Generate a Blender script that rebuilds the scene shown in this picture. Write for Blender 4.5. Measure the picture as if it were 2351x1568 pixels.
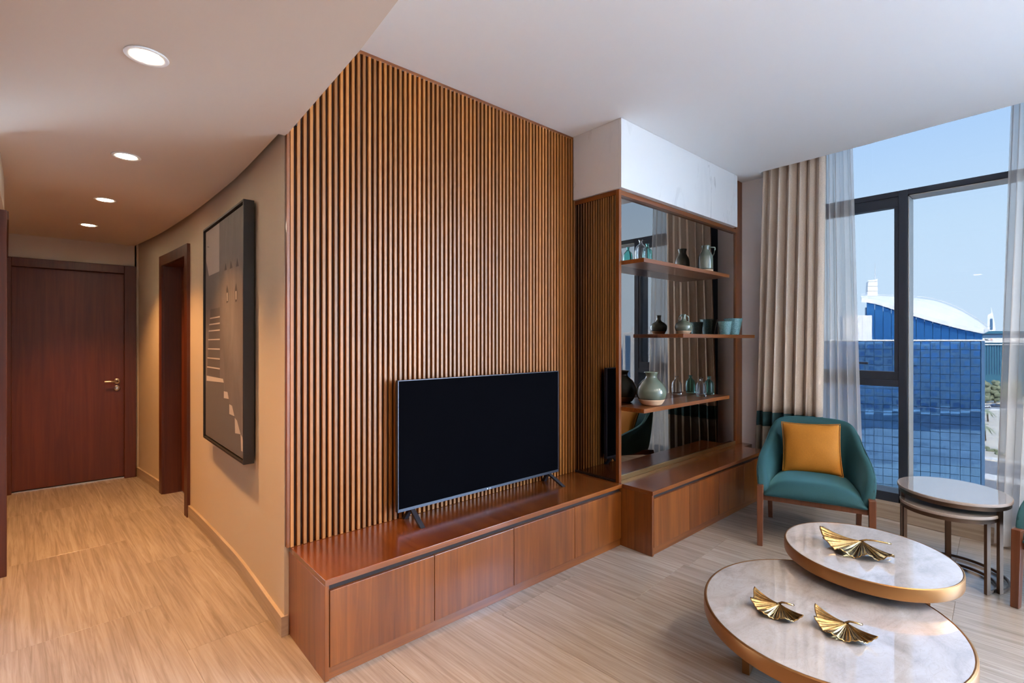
import bpy, bmesh, math, random
from mathutils import Vector, Matrix, noise
R = math.radians
random.seed(7)
S = bpy.context.scene
C = S.collection
for o in list(bpy.data.objects): bpy.data.objects.remove(o)

# ---------------------------------------------------------------- camera
F = 1131.0; CXP = 1175.5; CYP = 781.0; EYE = 1.4
TH = math.atan(1268.5 / F)                       # slat wall runs along +X, room lies on its -Y side
FWD = (math.cos(TH), math.sin(TH)); RGT = (math.sin(TH), -math.cos(TH))
cam = bpy.data.objects.new('camera', bpy.data.cameras.new('camera')); C.objects.link(cam)
cam.data.sensor_width = 36; cam.data.lens = 36 * F / 2351
cam.data.shift_y = -3 / 2351
cam.location = (0, 0, EYE); cam.rotation_euler = (R(90), 0, TH - R(90))
cam.data.clip_start = 0.05; cam.data.clip_end = 5000
S.camera = cam

# ---------------------------------------------------------------- sky, sun, exposure
EXPO = 1.58; SKY = 18.0                                        # outdoor light against the indoor lamps
w = bpy.data.worlds.new('sky'); S.world = w; w.use_nodes = True
nt = w.node_tree; nt.nodes.clear()
tc = nt.nodes.new('ShaderNodeTexCoord'); sx = nt.nodes.new('ShaderNodeSeparateXYZ')
rp = nt.nodes.new('ShaderNodeValToRGB'); bg = nt.nodes.new('ShaderNodeBackground'); wo = nt.nodes.new('ShaderNodeOutputWorld')
nt.links.new(tc.outputs['Generated'], sx.inputs[0]); nt.links.new(sx.outputs['Z'], rp.inputs[0])
nt.links.new(rp.outputs[0], bg.inputs['Color']); nt.links.new(bg.outputs[0], wo.inputs[0])
e = rp.color_ramp.elements
e[0].position = 0.0; e[0].color = (.62, .80, 1.0, 1)
e[1].position = 1.0; e[1].color = (.20, .42, .90, 1)
m_ = rp.color_ramp.elements.new(.18); m_.color = (.56, .77, 1.0, 1)
m_ = rp.color_ramp.elements.new(.40); m_.color = (.37, .61, 1.0, 1)
bg.inputs['Strength'].default_value = SKY
sun = bpy.data.objects.new('sun', bpy.data.lights.new('sun', 'SUN')); C.objects.link(sun)
sun.data.energy = 3.2 * SKY; sun.data.angle = R(.53); sun.data.color = (1, .95, .86)
sun.rotation_euler = (R(46), 0, R(-62))          # high behind the flat, never shining in through the windows
S.view_settings.view_transform = 'Standard'; S.view_settings.look = 'None'
S.view_settings.gamma = 1; S.view_settings.exposure = EXPO; S.view_settings.use_curve_mapping = False
S.cycles.use_denoising = True
S.cycles.caustics_reflective = False; S.cycles.caustics_refractive = False
S.cycles.max_bounces = 8; S.cycles.diffuse_bounces = 4; S.cycles.glossy_bounces = 4
S.cycles.transmission_bounces = 8; S.cycles.transparent_max_bounces = 12
S.cycles.sample_clamp_indirect = 6
def portal(x, y0, y1, z0, z1):                   # guides the sky light through the window opening
    l = bpy.data.lights.new('window_portal', 'AREA'); o = bpy.data.objects.new('window_portal', l); C.objects.link(o)
    l.shape = 'RECTANGLE'; l.size = z1 - z0; l.size_y = y1 - y0; l.cycles.is_portal = True
    o.location = (x, (y0 + y1) / 2, (z0 + z1) / 2); o.rotation_euler = (0, R(90), 0)
portal(5.12, -4.6, 1.75, .1, 3.15)

# ---------------------------------------------------------------- helpers
def new_mat(name):
    m = bpy.data.materials.new(name); m.use_nodes = True
    return m, m.node_tree, m.node_tree.nodes['Principled BSDF']
def plain(name, col, rough=.5, metal=0, **kw):
    m, t, b = new_mat(name)
    b.inputs['Base Color'].default_value = (*col, 1); b.inputs['Roughness'].default_value = rough; b.inputs['Metallic'].default_value = metal
    for k, v in kw.items():
        k = k.replace('_', ' ')
        b.inputs[k].default_value = (*v, 1) if isinstance(v, tuple) else v
    return m
def N(t, kind, **kw):
    n = t.nodes.new(kind)
    for k, v in kw.items(): setattr(n, k, v)
    return n
def ramp(t, stops):
    r = N(t, 'ShaderNodeValToRGB'); el = r.color_ramp.elements
    el[0].position, el[0].color = stops[0][0], (*stops[0][1], 1); el[1].position, el[1].color = stops[-1][0], (*stops[-1][1], 1)
    for p, c in stops[1:-1]: el.new(p).color = (*c, 1)
    return r
def coords(t, scale, rnd=True, rot=(0, 0, 0)):
    c = N(t, 'ShaderNodeTexCoord'); mp = N(t, 'ShaderNodeMapping'); mp.inputs['Scale'].default_value = scale; mp.inputs['Rotation'].default_value = rot
    if rnd:
        oi = N(t, 'ShaderNodeObjectInfo'); ml = N(t, 'ShaderNodeVectorMath', operation='SCALE'); ml.inputs[0].default_value = (7.3, 5.1, 9.7)
        t.links.new(oi.outputs['Random'], ml.inputs['Scale']); ad = N(t, 'ShaderNodeVectorMath', operation='ADD')
        t.links.new(c.outputs['Object'], ad.inputs[0]); t.links.new(ml.outputs[0], ad.inputs[1]); t.links.new(ad.outputs[0], mp.inputs[0])
    else: t.links.new(c.outputs['Object'], mp.inputs[0])
    return mp
def noise_n(t, mp, scale, detail=4, rough=.55, dist=0):
    n = N(t, 'ShaderNodeTexNoise'); n.inputs['Scale'].default_value = scale; n.inputs['Detail'].default_value = detail
    n.inputs['Roughness'].default_value = rough; n.inputs['Distortion'].default_value = dist; t.links.new(mp.outputs[0], n.inputs['Vector']); return n
def bump(t, b, src, strength, dist=.01):
    bn = N(t, 'ShaderNodeBump'); bn.inputs['Strength'].default_value = strength; bn.inputs['Distance'].default_value = dist
    t.links.new(src, bn.inputs['Height']); t.links.new(bn.outputs[0], b.inputs['Normal'])
def wood(name, axis, dark, mid, light, rough=.32, rnd=True, vary=0, rel=.06):
    m, t, b = new_mat(name); sc = [30, 30, 30]; sc['xyz'.index(axis)] = 1.3
    mp = coords(t, sc, rnd); n = noise_n(t, mp, 1, 5, .6, .8); r = ramp(t, [(.28, dark), (.5, mid), (.74, light)])
    t.links.new(n.outputs['Fac'], r.inputs[0]); out = r.outputs[0]
    sc2 = [5, 5, 5]; sc2['xyz'.index(axis)] = .5
    n2 = noise_n(t, coords(t, sc2, rnd), 1, 2); mx = N(t, 'ShaderNodeMix', data_type='RGBA', blend_type='MULTIPLY'); mx.inputs[0].default_value = .6
    r2 = ramp(t, [(.3, (.62, .56, .52)), (.7, (1.15, 1.15, 1.15))]); t.links.new(n2.outputs['Fac'], r2.inputs[0])
    t.links.new(out, mx.inputs[6]); t.links.new(r2.outputs[0], mx.inputs[7]); out = mx.outputs[2]
    if vary:
        oi = N(t, 'ShaderNodeObjectInfo'); r3 = ramp(t, [(0, (1 - vary,) * 3), (1, (1 + vary, 1 + vary * .9, 1 + vary * .7))]); t.links.new(oi.outputs['Random'], r3.inputs[0])
        m3 = N(t, 'ShaderNodeMix', data_type='RGBA', blend_type='MULTIPLY'); m3.inputs[0].default_value = 1
        t.links.new(out, m3.inputs[6]); t.links.new(r3.outputs[0], m3.inputs[7]); out = m3.outputs[2]
    t.links.new(out, b.inputs['Base Color']); b.inputs['Roughness'].default_value = rough
    if rel: bump(t, b, n.outputs['Fac'], rel, .002)
    return m
def stone(name, sc, stops, rough, nscale=1, dist=1.0, rnd=True, rot=(0, 0, 0), fine=True):
    m, t, b = new_mat(name); mp = coords(t, sc, rnd, rot); n = noise_n(t, mp, nscale, 7, .62, dist); r = ramp(t, stops)
    t.links.new(n.outputs['Fac'], r.inputs[0]); out = r.outputs[0]
    if fine:
        n2 = noise_n(t, coords(t, (2.2, .55, 2), rnd), 1, 3); r2 = ramp(t, [(.3, (.86, .85, .84)), (.7, (1.08, 1.08, 1.08))]); t.links.new(n2.outputs['Fac'], r2.inputs[0])
        mx = N(t, 'ShaderNodeMix', data_type='RGBA', blend_type='MULTIPLY'); mx.inputs[0].default_value = 1
        t.links.new(out, mx.inputs[6]); t.links.new(r2.outputs[0], mx.inputs[7]); out = mx.outputs[2]
    t.links.new(out, b.inputs['Base Color']); b.inputs['Roughness'].default_value = rough; return m
def marble(name, base, vein, rough, scale, coat=0):
    m, t, b = new_mat(name); mp = coords(t, (1, 1, .45), False, (0, R(28), 0)); n = noise_n(t, mp, scale, 6, .6, 2.2)
    r = ramp(t, [(.40, base), (.485, base), (.50, vein), (.515, base), (.62, tuple(v * .94 for v in base))]); t.links.new(n.outputs['Fac'], r.inputs[0])
    n2 = noise_n(t, mp, scale * 1.7, 4); mx = N(t, 'ShaderNodeMix', data_type='RGBA'); r2 = ramp(t, [(.45, (0, 0, 0)), (.62, (1, 1, 1))])
    t.links.new(n2.outputs['Fac'], r2.inputs[0]); t.links.new(r2.outputs[0], mx.inputs[0]); mx.inputs[6].default_value = (*base, 1); t.links.new(r.outputs[0], mx.inputs[7])
    t.links.new(mx.outputs[2], b.inputs['Base Color']); b.inputs['Roughness'].default_value = rough
    b.inputs['Coat Weight'].default_value = coat; b.inputs['Coat Roughness'].default_value = .01; return m
def polished_marble():
    m, t, b = new_mat('polished_marble'); mp = coords(t, (1, 1.7, 1), False, (0, 0, R(35)))
    n = noise_n(t, mp, 5, 6, .62, .8); r = ramp(t, [(.30, (.35, .30, .275)), (.46, (.45, .395, .365)), (.60, (.51, .455, .425)), (.75, (.55, .50, .47))]); t.links.new(n.outputs['Fac'], r.inputs[0])
    n2 = noise_n(t, mp, 9, 8, .7, 1.6); r2 = ramp(t, [(.475, (1, 1, 1)), (.497, (.80, .78, .77)), (.503, (.80, .78, .77)), (.525, (1, 1, 1))]); t.links.new(n2.outputs['Fac'], r2.inputs[0])
    mx = N(t, 'ShaderNodeMix', data_type='RGBA', blend_type='MULTIPLY'); mx.inputs[0].default_value = .55; t.links.new(r.outputs[0], mx.inputs[6]); t.links.new(r2.outputs[0], mx.inputs[7])
    t.links.new(mx.outputs[2], b.inputs['Base Color']); b.inputs['Roughness'].default_value = .25
    b.inputs['Coat Weight'].default_value = 1; b.inputs['Coat Roughness'].default_value = 0.0; b.inputs['Coat IOR'].default_value = 3.0; return m
def fabric(name, col, rough=.9, sheen=.3, tint=(1, 1, 1), ns=220):
    m, t, b = new_mat(name); mp = coords(t, (1, 1, 1), False); n = noise_n(t, mp, ns, 2)
    r = ramp(t, [(.3, tuple(c * .85 for c in col)), (.7, tuple(min(1, c * 1.12) for c in col))]); t.links.new(n.outputs['Fac'], r.inputs[0])
    t.links.new(r.outputs[0], b.inputs['Base Color']); b.inputs['Roughness'].default_value = rough
    b.inputs['Sheen Weight'].default_value = sheen; b.inputs['Sheen Tint'].default_value = (*tint, 1); b.inputs['Sheen Roughness'].default_value = .35
    bump(t, b, n.outputs['Fac'], .12, .002); return m
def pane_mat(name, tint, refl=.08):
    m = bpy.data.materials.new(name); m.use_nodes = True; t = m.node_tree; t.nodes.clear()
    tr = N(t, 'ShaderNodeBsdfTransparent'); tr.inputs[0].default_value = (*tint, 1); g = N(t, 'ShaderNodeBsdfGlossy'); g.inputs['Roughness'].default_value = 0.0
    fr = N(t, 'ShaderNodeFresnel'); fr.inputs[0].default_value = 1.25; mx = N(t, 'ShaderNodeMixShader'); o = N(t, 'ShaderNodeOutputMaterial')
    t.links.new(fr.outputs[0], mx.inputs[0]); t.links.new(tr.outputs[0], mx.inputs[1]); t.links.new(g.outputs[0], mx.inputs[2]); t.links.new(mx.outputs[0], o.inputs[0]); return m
def emit(name, col, s):
    m, t, b = new_mat(name); b.inputs['Emission Color'].default_value = (*col, 1); b.inputs['Emission Strength'].default_value = s; return m

M = {}
M['hall_plaster'] = plain('hall_plaster', (.58, .48, .36), .75)
M['white_plaster'] = plain('white_plaster', (.87, .86, .84), .8)
M['lamp_warmed_plaster'] = plain('lamp_warmed_white_plaster', (.70, .60, .51), .8)  # hall soffit: warm lamp light partly mixed into its white paint
M['grey_plaster'] = plain('grey_plaster', (.84, .80, .78), .8)
D_, M_, L_ = (.13, .030, .004), (.20, .052, .006), (.27, .078, .010)
M['wood_v'] = wood('teak_vertical', 'z', D_, M_, L_, .33)
M['wood_y'] = wood('teak_depthwise', 'y', (.12, .027, .005), (.17, .042, .007), (.215, .058, .009), .25)
M['wood_x'] = wood('teak_lengthwise', 'x', D_, M_, L_, .3)
for k_ in ('wood_v', 'wood_y', 'wood_x'):
    b_ = M[k_].node_tree.nodes['Principled BSDF']; b_.inputs['Coat Weight'].default_value = .3 if k_ == 'wood_v' else .7; b_.inputs['Coat Roughness'].default_value = .16; b_.inputs['Coat IOR'].default_value = 1.6
M['wood_slat'] = wood('teak_slat', 'z', (.31, .110, .020), (.335, .122, .023), (.36, .134, .027), .40, True, .24, 0)
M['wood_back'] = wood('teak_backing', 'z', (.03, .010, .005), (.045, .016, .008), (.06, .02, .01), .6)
M['wood_door'] = wood('mahogany_door', 'z', (.10, .019, .004), (.14, .028, .006), (.18, .04, .009), .45)
M['wood_frame'] = wood('mahogany_frame', 'z', (.07, .015, .004), (.10, .022, .006), (.13, .031, .008), .45)
M['wood_chair'] = wood('walnut_chair', 'z', (.10, .032, .014), (.15, .05, .02), (.20, .068, .028), .35)
M['dark_gap'] = plain('dark_recess', (.02, .008, .005), .7)
M['tile'] = stone('travertine_tile', (42, 1.5, 20), [(.22, (.22, .172, .138)), (.42, (.312, .258, .214)), (.55, (.372, .316, .268)), (.78, (.462, .41, .358))], .22, 1, 1.2)
M['tile'].node_tree.nodes['Principled BSDF'].inputs['IOR'].default_value = 1.75
M['grout'] = plain('grout', (.36, .30, .25), .8)
M['skirt'] = stone('travertine_skirting', (3, 1.2, 30), [(.25, (.30, .23, .17)), (.5, (.43, .34, .26)), (.75, (.54, .45, .36))], .3, 1, 1)
M['marble'] = marble('white_marble', (.72, .70, .68), (.50, .48, .46), .35, 1.2)
M['marble_top'] = polished_marble()
M['side_top'] = plain('taupe_stone', (.27, .22, .19), .25, 0, Coat_Weight=1.0, Coat_Roughness=.005, Coat_IOR=2.3)
M['side_edge'] = plain('taupe_stone_edge', (.30, .245, .21), .55)
M['mirror'] = plain('bronze_mirror', (.48, .44, .41), .012, 1)
M['mirror_dark'] = plain('dark_bronze_mirror', (.27, .23, .21), .012, 1)
M['brass'] = plain('brass', (.72, .50, .22), .3, 1)
M['bronze'] = plain('brushed_bronze', (.33, .155, .055), .40, 1)
M['dark_bronze'] = plain('dark_bronze', (.13, .085, .06), .42, 1)
M['steel'] = plain('satin_steel', (.55, .48, .40), .3, 1)
M['alu_dark'] = plain('dark_aluminium', (.028, .036, .052), .42, .3)
M['alu_light'] = plain('grey_aluminium', (.45, .47, .46), .4, .5)
M['black_frame'] = plain('black_lacquer', (.018, .016, .015), .4)
M['tv_screen'] = plain('switched_off_screen', (.0026, .0026, .0036), .6, 0, Specular_IOR_Level=0.0)
M['tv_edge'] = plain('tv_bezel', (.055, .057, .072), .35, .6)
M['silver'] = plain('silver_print', (.55, .55, .58), .4, .4)
M['curtain'] = fabric('beige_curtain', (.66, .54, .43), .9, .1)
M['curtain_band'] = fabric('teal_band', (.008, .045, .052), .8, .3, (.3, .6, .6))
M['curtain_hem'] = fabric('taupe_hem', (.16, .13, .10), .9, .15, ns=400)
M['velvet'] = fabric('teal_velvet', (.008, .062, .070), .8, .55, (.22, .60, .68), 300)
M['piping'] = fabric('teal_piping', (.008, .05, .06), .7, .3, (.3, .6, .65), 300)
M['mustard'] = fabric('mustard_velvet', (.40, .148, .005), .8, .25, (1, .6, .15), 300)
M['pane'] = pane_mat('sky_dimming_pane', ((.98 / (SKY * 2 ** EXPO)) ** .5,) * 3)  # tint added to dim the overbright sky seen through the panes
M['gold'] = None
M['green_glaze'] = plain('sage_glaze', (.105, .125, .090), .08, 0, Coat_Weight=.6)
M['bisque'] = plain('unglazed_clay', (.52, .33, .20), .8)
M['teal_glaze'] = None
M['clear_glass'] = plain('clear_glass', (.93, .95, .96), .02, 0, Transmission_Weight=1.0, IOR=1.3)
M['teal_glass'] = plain('teal_glass', (.45, .86, .80), .02, 0, Transmission_Weight=1.0, IOR=1.3)
def _gold():
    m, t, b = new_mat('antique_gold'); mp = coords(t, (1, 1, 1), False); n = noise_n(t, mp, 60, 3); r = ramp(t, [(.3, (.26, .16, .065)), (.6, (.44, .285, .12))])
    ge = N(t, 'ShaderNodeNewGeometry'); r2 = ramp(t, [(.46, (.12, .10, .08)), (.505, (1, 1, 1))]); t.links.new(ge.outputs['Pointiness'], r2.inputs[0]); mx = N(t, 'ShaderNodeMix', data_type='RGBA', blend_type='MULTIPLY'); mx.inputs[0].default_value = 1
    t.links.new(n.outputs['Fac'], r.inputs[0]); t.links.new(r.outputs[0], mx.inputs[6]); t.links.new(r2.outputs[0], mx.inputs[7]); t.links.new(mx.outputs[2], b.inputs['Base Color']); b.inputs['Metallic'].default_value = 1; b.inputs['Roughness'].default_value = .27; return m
M['gold'] = _gold()
def _teal():
    m, t, b = new_mat('speckled_teal_glaze'); mp = coords(t, (1, 1, 2.2), False); n = noise_n(t, mp, 160, 2); r = ramp(t, [(.35, (.05, .13, .14)), (.62, (.17, .33, .33))])
    t.links.new(n.outputs['Fac'], r.inputs[0]); t.links.new(r.outputs[0], b.inputs['Base Color']); b.inputs['Roughness'].default_value = .2; bump(t, b, n.outputs['Fac'], .5, .004); return m
M['teal_glaze'] = _teal()
def _sheer():
    m = bpy.data.materials.new('sheer_voile'); m.use_nodes = True; t = m.node_tree; t.nodes.clear()
    tr = N(t, 'ShaderNodeBsdfTransparent'); df = N(t, 'ShaderNodeBsdfDiffuse'); df.inputs[0].default_value = (.80, .77, .73, 1); tl = N(t, 'ShaderNodeBsdfTranslucent'); tl.inputs[0].default_value = (.78, .77, .75, 1)
    a = N(t, 'ShaderNodeMixShader'); a.inputs[0].default_value = .5; b = N(t, 'ShaderNodeMixShader'); b.inputs[0].default_value = .64; o = N(t, 'ShaderNodeOutputMaterial')
    t.links.new(df.outputs[0], a.inputs[1]); t.links.new(tl.outputs[0], a.inputs[2]); t.links.new(tr.outputs[0], b.inputs[1]); t.links.new(a.outputs[0], b.inputs[2]); t.links.new(b.outputs[0], o.inputs[0]); return m
M['sheer'] = _sheer()

def BM(): return bmesh.new()
def bx(bm, x0, x1, y0, y1, z0, z1, bev=0):
    r = bmesh.ops.create_cube(bm, size=1); vs = r['verts']
    bmesh.ops.scale(bm, verts=vs, vec=(x1 - x0, y1 - y0, z1 - z0)); bmesh.ops.translate(bm, verts=vs, vec=((x0 + x1) / 2, (y0 + y1) / 2, (z0 + z1) / 2))
    if bev:
        es = list({e for v in vs for e in v.link_edges}); bmesh.ops.bevel(bm, geom=es, offset=bev, segments=2, profile=.5, affect='EDGES')
    return bm
def box(x0, x1, y0, y1, z0, z1, bev=0): return bx(BM(), x0, x1, y0, y1, z0, z1, bev)
def prism(poly, z0, z1, bm=None):                # plan polygon extruded upwards
    bm = bm or BM(); lo = [bm.verts.new((x, y, z0)) for x, y in poly]; hi = [bm.verts.new((x, y, z1)) for x, y in poly]; n = len(poly)
    bm.faces.new(lo[::-1]); bm.faces.new(hi)
    for i in range(n): bm.faces.new((lo[i], lo[(i + 1) % n], hi[(i + 1) % n], hi[i]))
    bmesh.ops.recalc_face_normals(bm, faces=bm.faces); return bm
def hull(bm, pts):                               # box from eight corners: bottom four, top four
    v = [bm.verts.new(p) for p in pts]
    for f in ((3, 2, 1, 0), (4, 5, 6, 7), (0, 1, 5, 4), (1, 2, 6, 5), (2, 3, 7, 6), (3, 0, 4, 7)): bm.faces.new([v[i] for i in f])
    return bm
def lathe(prof, seg=32, bm=None, cx=0, cy=0):
    bm = bm or BM(); rings = []
    for r, z in prof: rings.append([bm.verts.new((cx + r * math.cos(2 * math.pi * i / seg), cy + r * math.sin(2 * math.pi * i / seg), z)) for i in range(seg)])
    for a, b in zip(rings, rings[1:]):
        for i in range(seg): bm.faces.new((a[i], a[(i + 1) % seg], b[(i + 1) % seg], b[i]))
    if prof[0][0] > 1e-4: bm.faces.new(rings[0][::-1])
    if prof[-1][0] > 1e-4: bm.faces.new(rings[-1])
    bmesh.ops.remove_doubles(bm, verts=bm.verts, dist=1e-5); return bm
def tube(path, rad, seg=8, bm=None, closed=False, flat=None):
    bm = bm or BM(); rings = []; n = len(path); path = [Vector(p) for p in path]
    for i, p in enumerate(path):
        a = path[(i - 1) % n] if (i or closed) else p; b = path[(i + 1) % n] if (i < n - 1 or closed) else p
        d = (b - a).normalized(); up = Vector((0, 0, 1)) if abs(d.z) < .95 else Vector((1, 0, 0)); s = d.cross(up).normalized(); u = s.cross(d)
        r = rad[i] if isinstance(rad, (list, tuple)) else rad; fu = flat or 1
        rings.append([bm.verts.new(p + s * r * math.cos(2 * math.pi * k / seg) + u * r * fu * math.sin(2 * math.pi * k / seg)) for k in range(seg)])
    for i in range(n if closed else n - 1):
        a, b = rings[i], rings[(i + 1) % n]
        for k in range(seg): bm.faces.new((a[k], a[(k + 1) % seg], b[(k + 1) % seg], b[k]))
    if not closed: bm.faces.new(rings[0][::-1]); bm.faces.new(rings[-1])
    bmesh.ops.recalc_face_normals(bm, faces=bm.faces); return bm
def mesh(name, bm, mat, smooth=False):
    me = bpy.data.meshes.new(name); bmesh.ops.recalc_face_normals(bm, faces=bm.faces); bm.to_mesh(me); bm.free()
    for mm in (mat if isinstance(mat, (list, tuple)) else [mat]): me.materials.append(M[mm] if isinstance(mm, str) else mm)
    if smooth:
        for p in me.polygons: p.use_smooth = True
    return me
def put(name, me, parent=None, loc=(0, 0, 0), rot=(0, 0, 0)):
    o = bpy.data.objects.new(name, me); C.objects.link(o); o.location = loc; o.rotation_euler = rot
    if parent: o.parent = parent
    return o
def part(name, bm, mat, parent=None, world=False, smooth=False, label=None, sub=0):
    """One mesh object; world=True: the shape is given in room coordinates and moved into its parent's frame."""
    if world and parent is not None:
        off = Vector((0, 0, 0)); p = parent
        while p: off += p.location; p = p.parent
        bmesh.ops.translate(bm, verts=bm.verts, vec=-off)
    o = put(name, mesh(name, bm, mat, smooth), parent)
    if sub: mod = o.modifiers.new('smooth', 'SUBSURF'); mod.levels = sub; mod.render_levels = sub
    if label: o['label'] = label
    return o
def smooth_angle(o, a=40):
    me = o.data
    for p in me.polygons: p.use_smooth = True
    me.set_sharp_from_angle(angle=R(a)); return o
def thing(name, label, cat, loc=(0, 0, 0), rotz=0, group=None):
    o = bpy.data.objects.new(name, None); C.objects.link(o); o.empty_display_size = .1
    o.location = loc; o.rotation_euler = (0, 0, rotz); o['label'] = label; o['category'] = cat
    if group: o['group'] = group
    return o
def tag(o, label, cat, group=None, kind=None):
    o['label'] = label; o['category'] = cat
    if group: o['group'] = group
    if kind: o['kind'] = kind
    return o
def struct(name, bm, mat, label, parent=None):
    o = part(name, bm, mat, parent); o['kind'] = 'structure'; o['label'] = label; return o
def lettering(name, text, size, mat, parent, loc, rot, align='CENTER', ext=.0002):
    cu = bpy.data.curves.new(name, 'FONT'); cu.body = text; cu.size = size; cu.extrude = ext; cu.align_x = align
    tmp = bpy.data.objects.new(name + '_outline', cu); C.objects.link(tmp); bpy.context.view_layer.update()
    me = bpy.data.meshes.new_from_object(tmp.evaluated_get(bpy.context.evaluated_depsgraph_get())); bpy.data.objects.remove(tmp)
    me.materials.clear(); me.materials.append(M[mat]); return put(name, me, parent, loc, rot)
def copy_tree(o, parent=None):
    c = o.copy(); C.objects.link(c); c.parent = parent
    for ch in o.children: copy_tree(ch, c)
    return c
def at(px, py, d):                               # a point at forward distance d along the line of sight through a pixel
    a = (px - CXP) / F
    return Vector((d * (FWD[0] + a * RGT[0]), d * (FWD[1] + a * RGT[1]), EYE + d * (CYP - py) / F))
def lerp(t, pts):
    if t <= pts[0][0]: return pts[0][1]
    for (a, b), (c, d) in zip(pts, pts[1:]):
        if t <= c: return b + (d - b) * (t - a) / (c - a)
    return pts[-1][1]
def spl(t, pts):                                 # Catmull-Rom through (t, value) pairs
    if t <= pts[0][0]: return pts[0][1]
    if t >= pts[-1][0]: return pts[-1][1]
    for i in range(len(pts) - 1):
        if t <= pts[i + 1][0]:
            p0 = pts[max(i - 1, 0)]; p1 = pts[i]; p2 = pts[i + 1]; p3 = pts[min(i + 2, len(pts) - 1)]
            u = (t - p1[0]) / (p2[0] - p1[0]); h = p2[0] - p1[0]
            m1 = (p2[1] - p0[1]) / (p2[0] - p0[0]) * h; m2 = (p3[1] - p1[1]) / (p3[0] - p1[0]) * h
            return (2 * u**3 - 3 * u * u + 1) * p1[1] + (u**3 - 2 * u * u + u) * m1 + (-2 * u**3 + 3 * u * u) * p2[1] + (u**3 - u * u) * m2

# ================================================================ THE ROOM
ZC, ZL = 2.91, 2.37                              # living-room ceiling, lower hall ceiling
HW = [(2.46, .748), (3.27, .755), (3.7, .741), (4.1, .724), (4.55, .698), (5.5, .617), (6.36, .503)]   # bowed hall wall: y, x
hx = lambda y: spl(y, HW)
def curve_y(y0, y1, n, off=0): return [(hx(y0 + (y1 - y0) * i / n) + off, y0 + (y1 - y0) * i / n) for i in range(n + 1)]

floor = struct('floor', prism([(-3.2, -4.7), (5.0, -4.7), (5.0, 2.6), (1.2, 2.6), (1.2, 6.9), (-3.2, 6.9)], -.06, -.003), 'grout', 'pale travertine tile floor')
tw, tl_, ta = .6, 1.2, R(3.5); g_ = .0016
tme = mesh('tile', box(-tw / 2 + g_ / 2, tw / 2 - g_ / 2, -tl_ / 2 + g_ / 2, tl_ / 2 - g_ / 2, -.012, 0, .0008), 'tile')
ct, st_ = math.cos(ta), math.sin(ta); nt_ = 0
for i in range(-7, 9):
    ph = (.40, .0, .80, .40, .37, .95)[i % 6]
    for j in range(-5, 7):
        lx, ly = 3.19 + (i - 4) * tw, ph + j * tl_ + .6
        u, v = lx - 3.19, ly - 1.0
        X_, Y_ = 3.19 + u * ct - v * st_, 1.0 + u * st_ + v * ct
        fd = X_ * FWD[0] + Y_ * FWD[1]; sd = X_ * RGT[0] + Y_ * RGT[1]
        if X_ > 5.0 or X_ < -1.3 or Y_ < -1.7 or Y_ > 6.9 or (X_ > 1.4 and Y_ > 2.9): continue
        o = put('tile', tme, floor, (X_, Y_, 0), (0, 0, ta)); nt_ += 1
# floor beyond what the tiles cover keeps the same stone
struct('floor', prism([(-3.2, -4.7), (5.0, -4.7), (5.0, -2.2), (-3.2, -2.2)], -.003, -.0015), 'tile', 'travertine floor at the far end of the living room')

sof = [(.755, 2.46), (.718, 1.576), (.693, 1.264), (.60, 0), (.50, -1.5), (.38, -3), (.25, -4.7)]
hall_pts = [(.748, 2.46), (.722, 2.462)] + curve_y(2.50, 6.36, 14, -.026)
struct('ceiling', prism([(-3.2, -4.7)] + sof[::-1] + hall_pts + [(.5, 6.6), (-3.2, 6.6)], ZL, 3.3), 'lamp_warmed_plaster', 'lower white hall ceiling with round downlights')
cl_edge = [(4.615, 1.83), (4.600, 1.4), (4.575, 1.0), (4.535, .6), (4.51, .2), (4.48, -.5), (4.43, -1.6), (4.35, -4.7)]
struct('ceiling', prism([(.2, -4.7)] + [(x - .02, y) for x, y in sof[::-1]] + [(.75, 2.6), (4.98, 2.6), (4.98, 1.83)] + cl_edge, ZC, 3.28), 'white_plaster', 'high white living-room ceiling')
struct('ceiling', prism([(4.2, -4.8), (5.2, -4.8), (5.2, 2.6), (4.2, 2.6)], 3.28, 3.4), 'white_plaster', 'curtain pocket above the window')
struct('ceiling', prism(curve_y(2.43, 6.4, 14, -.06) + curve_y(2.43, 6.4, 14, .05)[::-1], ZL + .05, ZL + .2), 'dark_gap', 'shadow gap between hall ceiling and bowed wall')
# hall wall, bowed, with a door opening
D2a, D2b = 4.68, 5.46
bm = BM()
def wall_run(y0, y1, n, z0, z1): prism(curve_y(y0, y1, n) + curve_y(y0, y1, n, .34 if y0 > 4.5 else .3)[::-1], z0, z1, bm)
wall_run(2.461, D2a, 12, 0, 2.5); wall_run(D2b, 6.42, 6, 0, 2.5); wall_run(D2a, D2b, 4, 2.09, 2.5)
o = struct('wall_right', bm, 'hall_plaster', 'bowed cream hall wall with picture and door'); smooth_angle(o, 20)
struct('wall_end', box(-.9, 1.3, 6.46, 6.6, 0, 2.5), 'hall_plaster', 'cream end wall of the hall above the entrance door')
bm = BM(); bx(bm, -.9, -.435, 6.37, 6.47, 0, 2.4); bx(bm, .475, 1.0, 6.37, 6.47, 0, 2.4); bx(bm, -.45, .49, 6.37, 6.47, 2.135, 2.4)
struct('wall_end', bm, 'hall_plaster', 'cream hall wall around the entrance door')
LW = [(3.5, -.272), (4.2, -.305), (5.3, -.384), (6.4, -.46)]
lx_ = lambda y: lerp(y, LW)
ys = [4.2 + .22 * i for i in range(11)]; yl = [3.5, 3.85, 4.2]
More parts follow.
